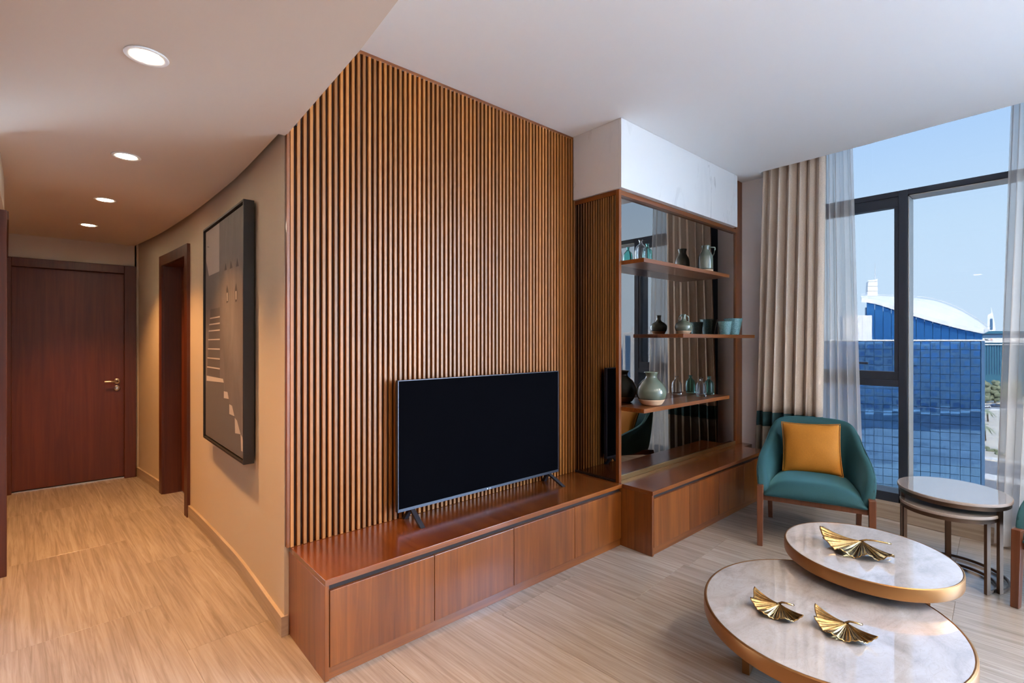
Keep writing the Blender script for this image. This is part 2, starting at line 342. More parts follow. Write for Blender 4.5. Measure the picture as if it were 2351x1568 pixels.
bm = prism([(lx_(y), y) for y in ys] + [(lx_(y) - .5, y) for y in ys[::-1]], 0, 2.45); prism([(lx_(y), y) for y in yl] + [(lx_(y) - .12, y) for y in yl[::-1]], 2.17, 2.45, bm)
struct('wall_left', bm, 'hall_plaster', 'cream left hall wall above the dark doors')
struct('wall_back', box(.765, 5.0, 2.463, 2.62, 0, 3.3), 'white_plaster', 'wall behind the slatted panel')
bm = BM(); bx(bm, -3.3, -3.2, -4.8, 6.7, 0, 3.3); struct('wall_west', bm, 'wood_frame', 'unseen dining-side wall, dark wood added to soak up daylight')  # dark wood put here to cut daylight bouncing into the hall
struct('wall_south', box(-3.3, 5.2, -4.85, -4.7, 0, 3.4), 'white_plaster', 'white end wall of the living room')
struct('wall_north', box(-3.3, -.6, 3.3, 3.45, 0, 2.5), 'wood_frame', 'unseen wall beside the hall, dark wood added to soak up daylight')  # darkened likewise, to keep bounced daylight out of the hall
struct('wall_window', box(4.79, 5.12, 1.84, 2.62, 0, 3.3), 'grey_plaster', 'grey plaster pier beside the window curtain')
struct('wall_window', box(4.86, 5.12, -4.8, 1.84, 3.16, 3.4), 'grey_plaster', 'head of the window wall above the glazing')
# skirtings
bm = BM(); prism(curve_y(2.452, D2a - .07, 12, -.016) + curve_y(2.452, D2a - .07, 12, .015)[::-1], 0, .095, bm); prism(curve_y(D2b + .07, 6.36, 5, -.016) + curve_y(D2b + .07, 6.36, 5, .02)[::-1], 0, .095, bm)
smooth_angle(struct('baseboard_right', bm, 'skirt', 'travertine skirting along the bowed hall wall'), 20)
sk = [(4.79, 1.84), (4.785, 1.3), (4.77, .95), (4.735, .6), (4.705, .25), (4.68, -.2), (4.62, -1.5), (4.45, -4.7)]
struct('baseboard_window', prism(sk + [(4.88, -4.7), (4.88, 1.84)], 0, .115), 'skirt', 'travertine kerb under the window')

# ---------------------------------------------------------------- window
win = thing('window_1', 'tall dark-framed window with fixed panes and a side-hung sash', 'window', (4.86, .8, .11)); win['kind'] = 'structure'; del win['category']
XF, XG = 4.86, 5.03
def wp(name, *b, mat='alu_dark', bev=.003, label=None): return part(name, box(*b, bev), mat, win, True, label=label)
for y0, y1, zt in ((.815, .872, 2.578), (-.06, 0, 3.16), (-1.6, -1.54, 3.16), (-3.1, -3.04, 3.16), (1.72, 1.84, 3.16)): wp('mullion', XF, XG + .03, y0, y1, .11, zt)
wp('mullion_cover', XF + .012, XG, .806, .8145, .19, 2.525, mat='alu_light')
wp('transom', XF, XG + .03, .0, .815, 2.535, 2.578); wp('transom', XF, XG + .03, .872, 1.72, 2.535, 2.578)
wp('transom_cover', XF + .012, XG, .0, .806, 2.526, 2.5345, mat='alu_light')
wp('transom', XF, XG + .03, .872, 1.72, 1.03, 1.082)
wp('sill_rail', XF, XG + .03, -4.6, 1.84, .112, .188)
wp('head_rail', XF + .06, XG + .03, -4.6, 1.84, 3.12, 3.16)
for b in ((.872, 1.72, 2.455, 2.535), (.872, 1.72, 1.082, 1.15)): wp('sash_rail', XF + .006, XF + .07, *b)
wp('sash_stile', XF + .006, XF + .07, .872, .90, 1.15, 2.455); wp('sash_stile', XF + .006, XF + .07, 1.67, 1.72, 1.15, 2.455)
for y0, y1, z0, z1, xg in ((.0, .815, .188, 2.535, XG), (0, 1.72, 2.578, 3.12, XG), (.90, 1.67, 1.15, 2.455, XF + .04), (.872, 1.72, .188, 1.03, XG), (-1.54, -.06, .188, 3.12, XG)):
    part('pane', box(xg, xg + .004, y0, y1, z0, z1), 'pane', win, True)  # bays further back stay unglazed, unseen openings added for stronger daylight
bm = BM(); bx(bm, 4.822, 4.862, 1.13, 1.185, 1.135, 1.16, .003); bx(bm, 4.815, 4.83, 1.06, 1.17, 1.205, 1.222, .005); bx(bm, 4.82, 4.862, 1.15, 1.17, 1.155, 1.222, .004)
part('handle', bm, 'alu_dark', win, True)

# ---------------------------------------------------------------- doors
d1 = thing('door_1', 'dark mahogany flush entrance door at the end of the hall', 'door', (0, 6.4, 0)); d1['kind'] = 'structure'; del d1['category']
part('leaf', box(-.42, .392, 6.40, 6.44, .012, 2.075, .003), 'wood_door', d1, True)
part('threshold', box(-.42, .392, 6.385, 6.45, 0, .008), 'steel', d1, True)
for x0, x1 in ((-.50, -.415), (.39, .485)):
    part('casing', box(x0, x1, 6.335, 6.372, 0, 2.155, .004), 'wood_frame', d1, True)
part('casing', box(-.415, .39, 6.335, 6.372, 2.075, 2.155, .004), 'wood_frame', d1, True)
for x0, x1 in ((-.435, -.42), (.392, .41)): part('jamb', box(x0, x1, 6.36, 6.46, 0, 2.09, .002), 'wood_frame', d1, True)
part('jamb', box(-.42, .392, 6.36, 6.46, 2.075, 2.10, .002), 'wood_frame', d1, True)
bm = BM(); lathe([(.026, 0), (.026, .008), (.022, .011)], 24, bm); bmesh.ops.rotate(bm, verts=bm.verts, cent=(0, 0, 0), matrix=Matrix.Rotation(R(90), 3, 'X')); bmesh.ops.translate(bm, verts=bm.verts, vec=(.335, 6.40, .985))
tube([(.335, 6.395, .985), (.335, 6.355, .985), (.325, 6.345, .985), (.28, 6.342, .985), (.235, 6.345, .985)], .0095, 10, bm)
smooth_angle(part('handle', bm, 'steel', d1, True))
bm = BM(); lathe([(.026, 0), (.026, .008), (.022, .011)], 24, bm); bmesh.ops.rotate(bm, verts=bm.verts, cent=(0, 0, 0), matrix=Matrix.Rotation(R(90), 3, 'X')); bmesh.ops.translate(bm, verts=bm.verts, vec=(.335, 6.40, .915)); bx(bm, .332, .338, 6.386, 6.39, .905, .925)
smooth_angle(part('lock', bm, 'steel', d1, True))
d2 = thing('door_2', 'mahogany side door set deep in the bowed hall wall', 'door', (.66, 5.07, 0)); d2['kind'] = 'structure'; del d2['category']
part('leaf', hull(BM(), [(hx(D2a) + .10, D2a + .02, .01), (hx(D2a) + .14, D2a + .02, .01), (hx(D2b) + .17, D2b - .02, .01), (hx(D2b) + .13, D2b - .02, .01), (hx(D2a) + .10, D2a + .02, 2.07), (hx(D2a) + .14, D2a + .02, 2.07), (hx(D2b) + .17, D2b - .02, 2.07), (hx(D2b) + .13, D2b - .02, 2.07)]), 'wood_door', d2, True)
for y0, y1 in ((D2a - .075, D2a + .012), (D2b - .012, D2b + .075)):
    part('casing', prism(curve_y(y0, y1, 2, -.022) + curve_y(y0, y1, 2, .003)[::-1], 0, 2.165), 'wood_frame', d2, True)
part('casing', prism(curve_y(D2a + .012, D2b - .012, 4, -.022) + curve_y(D2a + .012, D2b - .012, 4, .003)[::-1], 2.075, 2.165), 'wood_frame', d2, True)
part('jamb', prism([(hx(D2a) - .004, D2a), (hx(D2a) + .2, D2a), (hx(D2a) + .2, D2a + .02), (hx(D2a) - .004, D2a + .02)], 0, 2.09), 'wood_frame', d2, True)
part('jamb', prism([(hx(D2b) - .004, D2b - .02), (hx(D2b) + .2, D2b - .02), (hx(D2b) + .2, D2b), (hx(D2b) - .004, D2b)], 0, 2.09), 'wood_frame', d2, True)
part('jamb', prism(curve_y(D2a + .02, D2b - .02, 3, -.004) + curve_y(D2a + .02, D2b - .02, 3, .2)[::-1], 2.07, 2.09), 'wood_frame', d2, True)
ward = thing('wardrobe', 'dark wood wardrobe front at the extreme left edge of the hall', 'wardrobe', (-.36, 5.2, 0))
for y0, y1 in ((4.20, 5.30), (5.33, 6.19)):
    part('door', prism([(lx_(y0) + .012, y0), (lx_(y1) + .012, y1), (lx_(y1) - .02, y1), (lx_(y0) - .02, y0)], .0, 2.12), 'wood_frame', ward, True)
part('side_panel', prism([(lx_(4.2) + .012, 4.17), (lx_(4.2) + .012, 4.2), (lx_(4.2) - .5, 4.2), (lx_(4.2) - .5, 4.17)], 0, 2.17), 'wood_frame', ward, True)
part('top_rail', prism([(lx_(4.2) + .02, 4.2), (lx_(6.19) + .02, 6.19), (lx_(6.19) - .02, 6.19), (lx_(4.2) - .02, 4.2)], 2.12, 2.17), 'wood_frame', ward, True)

# ---------------------------------------------------------------- downlights
def downlight(x, y, z, label, watt, group='recessed ceiling downlights', cone=98, col=(1, .50, .175), blend=1):
    t = thing('downlight', label, 'ceiling light', (x, y, z), 0, group)
    part('trim_ring', lathe([(.045, -.001), (.062, -.001), (.064, -.004), (.062, -.0065), (.048, -.005), (.045, -.003)], 32), 'white_plaster', t, smooth=True)
    part('lamp', lathe([(.044, -.0045), (0.0001, -.0045)], 32), 'lamp_glow', t)
    l = bpy.data.lights.new('downlight_spot', 'SPOT'); l.energy = watt; l.color = col; l.spot_size = R(cone); l.spot_blend = blend; l.shadow_soft_size = .035
    s = bpy.data.objects.new('downlight_spot', l); C.objects.link(s); s.parent = t; s.location = (0, 0, -.045)
    return t
M['lamp_glow'] = emit('lamp_glow', (1, .86, .62), 14)
WH = 50
downlight(.188, 2.083, ZL, 'round lit downlight nearest the camera, largest of the row', WH)
downlight(.21, 3.287, ZL, 'second round lit downlight from the camera in the hall ceiling', WH)
downlight(.168, 4.401, ZL, 'third round lit downlight from the camera in the hall ceiling', WH)
downlight(.098, 5.459, ZL, 'farthest round lit downlight, by the entrance door', WH)
downlight(.10, .85, ZL, 'round lit downlight overhead beside the camera', WH)
downlight(.0, -.5, ZL, 'round lit downlight behind the camera', WH)

WL = 30  # unseen downlights added out of view to brighten the living room
for k, (x, y) in enumerate(((1.5, -.7), (2.7, -.7), (3.9, -.75), (1.5, -2.0), (2.7, -2.0), (3.9, -2.0))):
    downlight(x, y, ZC, ('added unseen downlight over the camera side of the sofa area', 'added unseen downlight above the coffee tables', 'added unseen downlight above the second armchair', 'added unseen downlight at the dining corner', 'added unseen downlight in the middle of the rear row', 'added unseen downlight nearest the open rear bays')[k], WL, cone=150, col=(1, .80, .60), blend=1)

# ================================================================ SLATTED PANEL, CABINETS, SHELF UNIT
sp = thing('slatted_panel', 'tall teak slatted wall panel behind the television', 'wall panel', (.752, 2.46, .421))
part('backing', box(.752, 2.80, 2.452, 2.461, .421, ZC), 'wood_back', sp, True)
part('edge_trim', box(.7515, .7655, 2.434, 2.452, .421, ZC, .001), 'wood_v', sp, True)
part('top_trim', box(.7655, 2.80, 2.437, 2.452, ZC - .02, ZC, .001), 'wood_x', sp, True)
sme = mesh('slat', box(-.0077, .0077, -.0105, .0105, 0, ZC - .02 - .42, .0012), 'wood_slat')
for k in range(68): put('slat', sme, sp, (.7745 + k * .03012 - .752, 2.4415 - 2.46, 0))

def cabinet(name, label, x0, x1, y0, y1, zt, doors, skip_left=False, group='low media cabinets'):
    t = thing(name, label, 'cabinet', (x0, y0, 0), 0, None)
    part('body', box(x0 + .004, x1, y0 + .022, y1, .05, zt - .026), 'dark_gap', t, True)
    part('plinth', box(x0 + .004, x1, y0 + .014, y1, 0, .05, .001), 'wood_x', t, True)
    part('side_panel', box(x0, x0 + .018, y0 + .004, y1, .0, zt - .026, .0015), 'wood_v', t, True)
    part('worktop', box(x0, x1, y0, y1, zt - .026, zt, .002), 'wood_y', t, True)
    part('lip', box(x0, x1, y0 - .001, y0 + .003, zt - .0255, zt - .0008, .0005), 'wood_x', t, True)
    for a, b in zip(doors, doors[1:]):
        part('door', box(a + .0015, b - .0015, y0 + .004, y0 + .023, .052, zt - .052, .0015), 'wood_v', t, True)
    return t
cabinet('media_cabinet', 'long low teak cabinet under the television', .768, 2.792, 2.006, 2.4605, .42, (.788, 1.295, 1.807, 2.312, 2.79))
c2 = cabinet('media_cabinet', 'deeper low teak cabinet under the mirrored shelves', 2.793, 4.61, 1.768, 2.028, .421, (2.813, 3.271, 3.729, 4.165, 4.608))
part('back_ledge', prism([(2.80, 2.028), (4.61, 2.028), (4.61, 1.965), (4.786, 1.965), (4.786, 2.07), (2.80, 2.07)], .05, .42), 'wood_y', c2, True)

su = thing('shelf_unit', 'floor-to-ceiling mirrored shelf unit with marble header', 'shelf unit', (2.80, 2.07, .42))
part('core', box(2.806, 4.786, 2.076, 2.455, .42, 2.44), 'dark_gap', su, True)
part('side_mirror', box(2.801, 2.806, 2.06, 2.455, .435, 2.405), 'mirror_dark', su, True, label='dark bronze mirror facing the slats')
part('front_mirror', box(2.822, 4.655, 2.068, 2.075, .452, 2.405), 'mirror', su, True, label='bronze-tinted mirror behind the shelves')
part('corner_post', box(2.796, 2.822, 2.032, 2.06, .42, 2.438, .0015), 'wood_v', su, True)
part('side_rail', box(2.797, 2.806, 2.06, 2.455, 2.405, 2.438, .001), 'wood_y', su, True)
part('side_rail', box(2.797, 2.806, 2.06, 2.455, .42, .435, .001), 'dark_gap', su, True)
part('top_rail', box(2.822, 4.655, 2.04, 2.075, 2.405, 2.438, .0015), 'wood_x', su, True)
part('brass_strip', box(2.822, 4.655, 2.06, 2.075, .4205, .452, .001), 'brass', su, True, label='brass strip along the foot of the mirror')
part('end_panel', box(4.655, 4.787, 2.056, 2.40, .42, ZC - .001, .001), 'wood_v', su, True)
part('marble_panel', box(2.776, 4.558, 2.0, 2.02, 2.438, ZC - .001, .001), 'marble', su, True, label='white veined marble header front')
part('marble_panel', box(2.776, 2.796, 2.0205, 2.430, 2.438, ZC - .001, .001), 'marble', su, True, label='white veined marble header side')
part('marble_panel', box(2.7965, 4.558, 2.0205, 2.075, 2.438, 2.45), 'marble', su, True)
for x0, x1, z0 in ((2.8225, 4.07, 1.919), (3.33, 4.572, 1.419), (2.8225, 4.07, .914)):
    s = part('shelf', box(x0, x1, 1.854, 2.068, z0, z0 + .028, .0015), 'wood_x', su, True)
    part('front_edge', box(x0, x1, 1.852, 1.8545, z0 + .0005, z0 + .0275, .0005), 'wood_x', s, True)

# ================================================================ TELEVISION
tv = thing('television', 'flat television switched off on the long cabinet', 'television', (1.91, 2.36, .42))
X0, X1, Z0, Z1, YF = 1.284, 2.530, .484, 1.186, 2.348
part('back_shell', box(X0 + .03, X1 - .03, YF + .02, YF + .06, Z0 + .02, Z1 - .18, .01), 'black_frame', tv, True)
bm = BM(); bx(bm, X0, X1, YF, YF + .025, Z0, Z0 + .016, .001); bx(bm, X0, X1, YF, YF + .025, Z1 - .005, Z1, .001); bx(bm, X0, X0 + .006, YF, YF + .025, Z0 + .016, Z1 - .005, .001); bx(bm, X1 - .006, X1, YF, YF + .025, Z0 + .016, Z1 - .005, .001)
part('bezel', bm, 'tv_edge', tv, True)
part('screen', box(X0 + .006, X1 - .006, YF + .003, YF + .02, Z0 + .016, Z1 - .005), 'tv_screen', tv, True)
lettering('logo', 'LG', .012, 'silver', tv, (1.913 - 1.91, YF - .0006 - 2.36, Z0 + .004 - .42), (R(90), 0, 0))
bm = BM(); lathe([(.0045, 0), (.0045, .001)], 16, bm); bmesh.ops.rotate(bm, verts=bm.verts, cent=(0, 0, 0), matrix=Matrix.Rotation(R(90), 3, 'X')); bmesh.ops.translate(bm, verts=bm.verts, vec=(1.893, YF, Z0 + .008)); part('logo', bm, 'silver', tv, True)
for xa, s in ((1.375, -1), (2.440, 1)):
    bm = BM()
    for y1 in (2.235, 2.412):
        w_ = .013; yc = YF + .018; xb = xa + s * .012
        hull(bm, [(xb - w_, y1 - .012, .421), (xb + w_, y1 - .012, .421), (xb + w_, y1 + .012, .421), (xb - w_, y1 + .012, .421),
                  (xa - w_, yc - .012, Z0 + .004), (xa + w_, yc - .012, Z0 + .004), (xa + w_, yc + .012, Z0 + .004), (xa - w_, yc + .012, Z0 + .004)])
    part('foot', bm, 'tv_edge', tv, True)

# ================================================================ PICTURE
pic = thing('picture', 'tall sepia photograph of steps in a black box frame', 'picture', (.72, 3.45, .72))
PY0, PY1, PZ0, PZ1 = 2.955, 3.985, .725, 2.165
def on_wall(bm): # the frame hangs tangent to the bowed wall
    for v in bm.verts: v.co.x += (3.0 - v.co.y) * .012
    return bm
bm = BM(); bx(bm, .688, .742, PY0, PY0 + .012, PZ0, PZ1, .001); bx(bm, .688, .742, PY1 - .012, PY1, PZ0, PZ1, .001); bx(bm, .688, .742, PY0 + .012, PY1 - .012, PZ0, PZ0 + .012, .001); bx(bm, .688, .742, PY0 + .012, PY1 - .012, PZ1 - .012, PZ1, .001)
part('frame', on_wall(bm), 'black_frame', pic, True)
M['p_base'] = stone('print_wall', (1, 3, 1.2), [(.3, (.125, .105, .10)), (.7, (.19, .165, .155))], .7, 2, .5, False, fine=False)
for n_, c_ in dict(p_sky=(.42, .36, .33), p_mid=(.17, .15, .14), p_dark=(.045, .04, .038), p_step=(.11, .095, .09), p_light=(.50, .44, .40), p_low=(.125, .11, .105)).items(): M[n_] = plain(n_, c_, .7)
can = part('canvas', on_wall(box(.700, .738, PY0 + .02, PY1 - .02, PZ0 + .02, PZ1 - .02)), 'p_base', pic, True)
def ink(mat, polys, lift):
    for p in polys:
        bm = BM(); bm.faces.new([bm.verts.new((.700 - lift, y + .012, z - .004)) for y, z in p])
        on_wall(bm); part('print', bm, mat, can, True)
ink('p_sky', [[(3.935, 2.147), (3.55, 2.147), (3.55, 1.84), (3.849, 1.839), (3.935, 1.95)]], .0006)
ink('p_mid', [[(3.849, 1.839), (3.55, 1.84), (3.535, 1.613), (3.81, 1.61), (3.935, 1.61), (3.935, 1.95)]], .0006)
ink('p_dark', [[(3.417, 1.83), (3.389, 1.877), (3.358, 1.83)], [(3.288, 1.827), (3.262, 1.875), (3.224, 1.828)], [(3.147, 1.824), (3.119, 1.874), (3.084, 1.822)],
               [(3.367, 1.627), (3.371, 1.709), (3.349, 1.738), (3.320, 1.699), (3.324, 1.632)], [(3.163, 1.623), (3.171, 1.698), (3.143, 1.733), (3.119, 1.693), (3.123, 1.625)]], .0006)
ink('p_light', [[(3.352, 1.64), (3.356, 1.69), (3.338, 1.69), (3.338, 1.64)], [(3.150, 1.637), (3.153, 1.685), (3.135, 1.685), (3.136, 1.637)]], .0009)
st7 = [(3.816, 1.554), (3.838, 1.513), (3.855, 1.47), (3.872, 1.411), (3.883, 1.349), (3.895, 1.287), (3.906, 1.225)]
ink('p_step', [[(3.80, 1.61), (3.535, 1.61), (3.535, 1.165), (3.91, 1.155)]], .0006)
ink('p_light', [[(a, z), (3.535, z + .003), (3.535, z - .006), (a, z - .008)] for a, z in st7] + [[(3.918, 1.160), (3.454, 1.165), (3.431, 1.143), (3.918, 1.125)],
    [(3.431, 1.09), (3.34, 1.092), (3.31, 1.053), (3.431, 1.048)], [(3.297, 1.023), (3.233, 1.02), (3.179, .965), (3.297, .965)], [(3.171, .956), (3.123, .947), (3.046, .88), (3.163, .869)], [(3.046, .88), (3.008, .867), (2.968, .79), (3.034, .789)]], .0009)
ink('p_low', [[(3.918, 1.125), (3.431, 1.143), (3.431, 1.048), (3.297, 1.049), (3.297, .965), (3.171, .966), (3.163, .869), (3.046, .876), (3.034, .789), (2.979, .777), (2.979, .755), (3.935, .755)]], .0006)
for a, b in (((3.93, 1.99), (3.86, 2.10)), ((3.90, 2.04), (3.84, 2.03)), ((3.89, 2.055), (3.87, 2.12)), ((3.93, 1.93), (3.87, 1.86)), ((3.91, 2.02), (3.92, 2.10))):
    d = .0022; bm = BM(); bm.faces.new([bm.verts.new((.6988, y + .012, z)) for y, z in ((a[0], a[1] - d), (b[0], b[1] - d), (b[0], b[1] + d), (a[0], a[1] + d))])
    on_wall(bm); part('print', bm, 'p_step', can, True)

# ================================================================ VASES, JUG, BOWLS, BOTTLES
def smooth_lathe(prof, n=10):
    pts = [(i, p[0]) for i, p in enumerate(prof)]; zs = [(i, p[1]) for i, p in enumerate(prof)]; k = len(prof) - 1
    return [(max(.0002, spl(k * i / (n * k), pts)), spl(k * i / (n * k), zs)) for i in range(n * k + 1)]
def vessel(name, label, cat, x, y, z, outer, wall, glaze, clay=0, group=None, seg=40):
    t = thing(name, label, cat, (x, y, z + .0005), 0, group); pr = smooth_lathe(outer, 6); zt = pr[-1][1]
    if clay:
        lowp = [p for p in pr if p[1] <= clay]; r1 = lowp[-1][0]; pr = [(r1, lowp[-1][1] + .0002)] + [p for p in pr if p[1] > clay]
        part('foot', lathe([(.0001, 0)] + lowp, seg), 'bisque', t, smooth=True, label='unglazed clay foot')
    inner = [(max(.004, r - wall), q) for r, q in pr[::-1] if q > clay + .012]
    part('body', lathe(pr + [(pr[-1][0] - wall * .5, zt + wall * .3)] + inner + [(.0001, inner[-1][1])], seg), glaze, t, smooth=True)
    return t
vessel('vase', 'big round sage-green vase with clay foot on the lowest shelf', 'vase', 3.055, 1.945, .942, [(.058, 0), (.075, .012), (.100, .06), (.104, .105), (.078, .155), (.044, .188), (.038, .205), (.050, .232)], .005, 'green_glaze', .046)
jug = vessel('jug', 'sage-green jug with angular handle on the top shelf', 'jug', 3.885, 1.965, 1.947, [(.050, 0), (.056, .01), (.059, .03), (.058, .125), (.050, .155), (.033, .185), (.030, .20), (.036, .228)], .005, 'green_glaze', .030)
jug.rotation_euler = (0, 0, R(-38))
part('handle', tube([(.028, -.004, .216), (.05, -.007, .216), (.073, -.01, .213), (.075, -.01, .20), (.066, -.009, .165), (.052, -.007, .14)], [.006, .0065, .007, .007, .0065, .006], 8), 'green_glaze', jug, smooth=True)
hv = vessel('vase', 'small squat green vase with two loop handles', 'vase', 3.525, 1.96, 1.447, [(.038, 0), (.046, .006), (.062, .035), (.064, .065), (.048, .088), (.024, .104), (.0165, .12), (.0165, .135), (.019, .152)], .004, 'green_glaze', .026)
hv.rotation_euler = (0, 0, R(-30))
for s in (-1, 1):
    part('handle', tube([(s * .016, 0, .140), (s * .030, 0, .142), (s * .041, 0, .13), (s * .043, 0, .112), (s * .038, 0, .094)], .0052, 8), 'green_glaze', hv, smooth=True)
vessel('bowl', 'smaller speckled teal tumbler beside the larger bowl', 'bowl', 4.175, 1.94, 1.447, [(.040, 0), (.043, .004), (.047, .03), (.052, .07), (.058, .113)], .004, 'teal_glaze', 0, 'teal bowls on the middle shelf')
vessel('bowl', 'larger speckled teal flared bowl on the middle shelf', 'bowl', 4.37, 1.955, 1.447, [(.046, 0), (.050, .005), (.056, .04), (.066, .09), (.078, .143)], .004, 'teal_glaze', 0, 'teal bowls on the middle shelf')
bot = [(.030, 0), (.036, .006), (.038, .03), (.0375, .075), (.032, .098), (.016, .115), (.0105, .124), (.0115, .134), (.0165, .143)]
def bottle(label, x, y, z, mat, s=1.0, sw=1.0):
    t = vessel('bottle', label, 'bottle', x, y, z, [(r * s * sw, q * s) for r, q in bot], .0028, mat, 0, 'small glass bottles', 28); return t
bottle('clear glass bottle at the left end of the top shelf', 2.955, 1.965, 1.947, 'clear_glass', 1.05)
bottle('pale teal glass bottle beside the clear one on the top shelf', 3.068, 1.985, 1.947, 'teal_glass', .98, .9)
bottle('clear smoky glass bottle on the lowest shelf', 3.80, 1.96, .942, 'clear_glass', 1.08)
bottle('green glass bottle at the right of the lowest shelf', 3.985, 1.985, .942, 'teal_glass', 1.08, .98)

# ================================================================ TABLES
def ring(a, b, phi, n=72, k=1.0): return [(k * a * math.cos(t) * math.cos(phi) - k * b * math.sin(t) * math.sin(phi), k * a * math.cos(t) * math.sin(phi) + k * b * math.sin(t) * math.cos(phi)) for t in (2 * math.pi * i / n for i in range(n))]
def loft(sections, cap=True):
    bm = BM(); rs = [[bm.verts.new((x, y, z)) for x, y in pts] for pts, z in sections]; n = len(rs[0])
    for p, q in zip(rs, rs[1:]):
        for i in range(n): bm.faces.new((p[i], p[(i + 1) % n], q[(i + 1) % n], q[i]))
    if cap: bm.faces.new(rs[0][::-1]); bm.faces.new(rs[-1])
    return bm
def coffee_table(label, c, a, b, phi, z, th, legs):
    t = thing('coffee_table', label, 'coffee table', (c[0], c[1], 0), 0, 'overlapping round coffee tables')
    o = part('rim', loft([(ring(a, b, phi, k=.55), z - th), (ring(a, b, phi, k=.985), z - th), (ring(a, b, phi, k=.996), z - th + .003), (ring(a, b, phi, k=1), z - th + .008), (ring(a, b, phi, k=1), z - .008), (ring(a, b, phi, k=.997), z - .003), (ring(a, b, phi, k=.985), z), (ring(a, b, phi, k=.972), z - .0015), (ring(a, b, phi, k=.96), z - .006)]), 'bronze', t, label='brushed bronze rim'); smooth_angle(o, 35)
    o = part('top', loft([(ring(a, b, phi, k=.9), z - .005), (ring(a, b, phi, k=.975), z - .0035), (ring(a, b, phi, k=.976), z - .0012)]), 'marble_top', t, label='polished pale marble top'); smooth_angle(o, 35)
    for ang in legs:
        ang = R(ang); r = .62 * b; x, y = r * math.cos(ang), r * math.sin(ang); u, v = -math.sin(ang), math.cos(ang); w1, w2 = .065, .014; n, m = math.cos(ang), math.sin(ang)
        q = [(x + u * w1 + n * w2, y + v * w1 + m * w2), (x - u * w1 + n * w2, y - v * w1 + m * w2), (x - u * w1 - n * w2, y - v * w1 - m * w2), (x + u * w1 - n * w2, y + v * w1 - m * w2)]
        part('leg', prism(q, 0, z - th), 'bronze', t)
    return t
coffee_table('larger lower round marble coffee table with bronze rim', (2.217, .63), .483, .443, R(14.1), .33, .058, (100, 215, 330))
coffee_table('smaller upper round marble coffee table overlapping the larger one', (2.764, .615), .366, .334, R(34.2), .42, .056, (-75, -8, 55))

def side_table(label, c, a, b, phi, z, legs, arc):
    t = thing('side_table', label, 'side table', (c[0], c[1], 0), 0, 'nesting side tables')
    o = part('top', loft([(ring(a, b, phi, k=.9), z - .004), (ring(a, b, phi, k=.982), z - .003), (ring(a, b, phi, k=.983), z)]), 'side_top', t, label='polished taupe stone top'); smooth_angle(o, 35)
    o = part('edge', loft([(ring(a, b, phi, k=.9), z - .018), (ring(a, b, phi, k=.985), z - .018), (ring(a, b, phi, k=1), z - .015), (ring(a, b, phi, k=1), z - .004), (ring(a, b, phi, k=.995), z - .001), (ring(a, b, phi, k=.984), z - .0005), (ring(a, b, phi, k=.9), z - .005)]), 'side_edge', t); smooth_angle(o, 35)
    o = part('apron', loft([(ring(a, b, phi, k=.9), z - .040), (ring(a, b, phi, k=.975), z - .040), (ring(a, b, phi, k=.975), z - .018), (ring(a, b, phi, k=.9), z - .018)]), 'dark_bronze', t); smooth_angle(o, 35)
    def pt(d, k=1.0):
        d = R(d) - phi; x, y = a * k * math.cos(d), b * k * math.sin(d); q = 1 / math.hypot(x / (a * k), y / (b * k)); return (x * math.cos(phi) - y * math.sin(phi), x * math.sin(phi) + y * math.cos(phi))
    for d in legs:
        x, y = pt(d, .93); ang = R(d); u = (math.cos(ang), math.sin(ang)); v = (-u[1], u[0]); p, q = .008, .012
        part('leg', prism([(x + u[0] * p * s1 + v[0] * q * s2, y + u[1] * p * s1 + v[1] * q * s2) for s1, s2 in ((1, 1), (1, -1), (-1, -1), (-1, 1))], 0.002, z - .04), 'dark_bronze', t)
    n = 40; bm = BM(); prev = None
    for i in range(n + 1):
        d = arc[0] + (arc[1] - arc[0]) * i / n; xi, yi = pt(d, .915); xo, yo = pt(d, .945)
        cur = [bm.verts.new((xi, yi, .004)), bm.verts.new((xo, yo, .004)), bm.verts.new((xo, yo, .020)), bm.verts.new((xi, yi, .020))]
        if prev:
            for k in range(4): bm.faces.new((prev[k], prev[(k + 1) % 4], cur[(k + 1) % 4], cur[k]))
        else: bm.faces.new(cur)
        prev = cur
    bm.faces.new(prev[::-1]); part('base_ring', bm, 'dark_bronze', t)
    return t
side_table('taller oval nesting side table by the window', (3.966, .453), .294, .26, R(20.8), .50, (-121, 113, 10), (-121, 113))
side_table('lower nesting side table tucked under the taller one', (3.87, .46), .235, .225, 0, .432, (-122, 118, 6), (-122, 118))

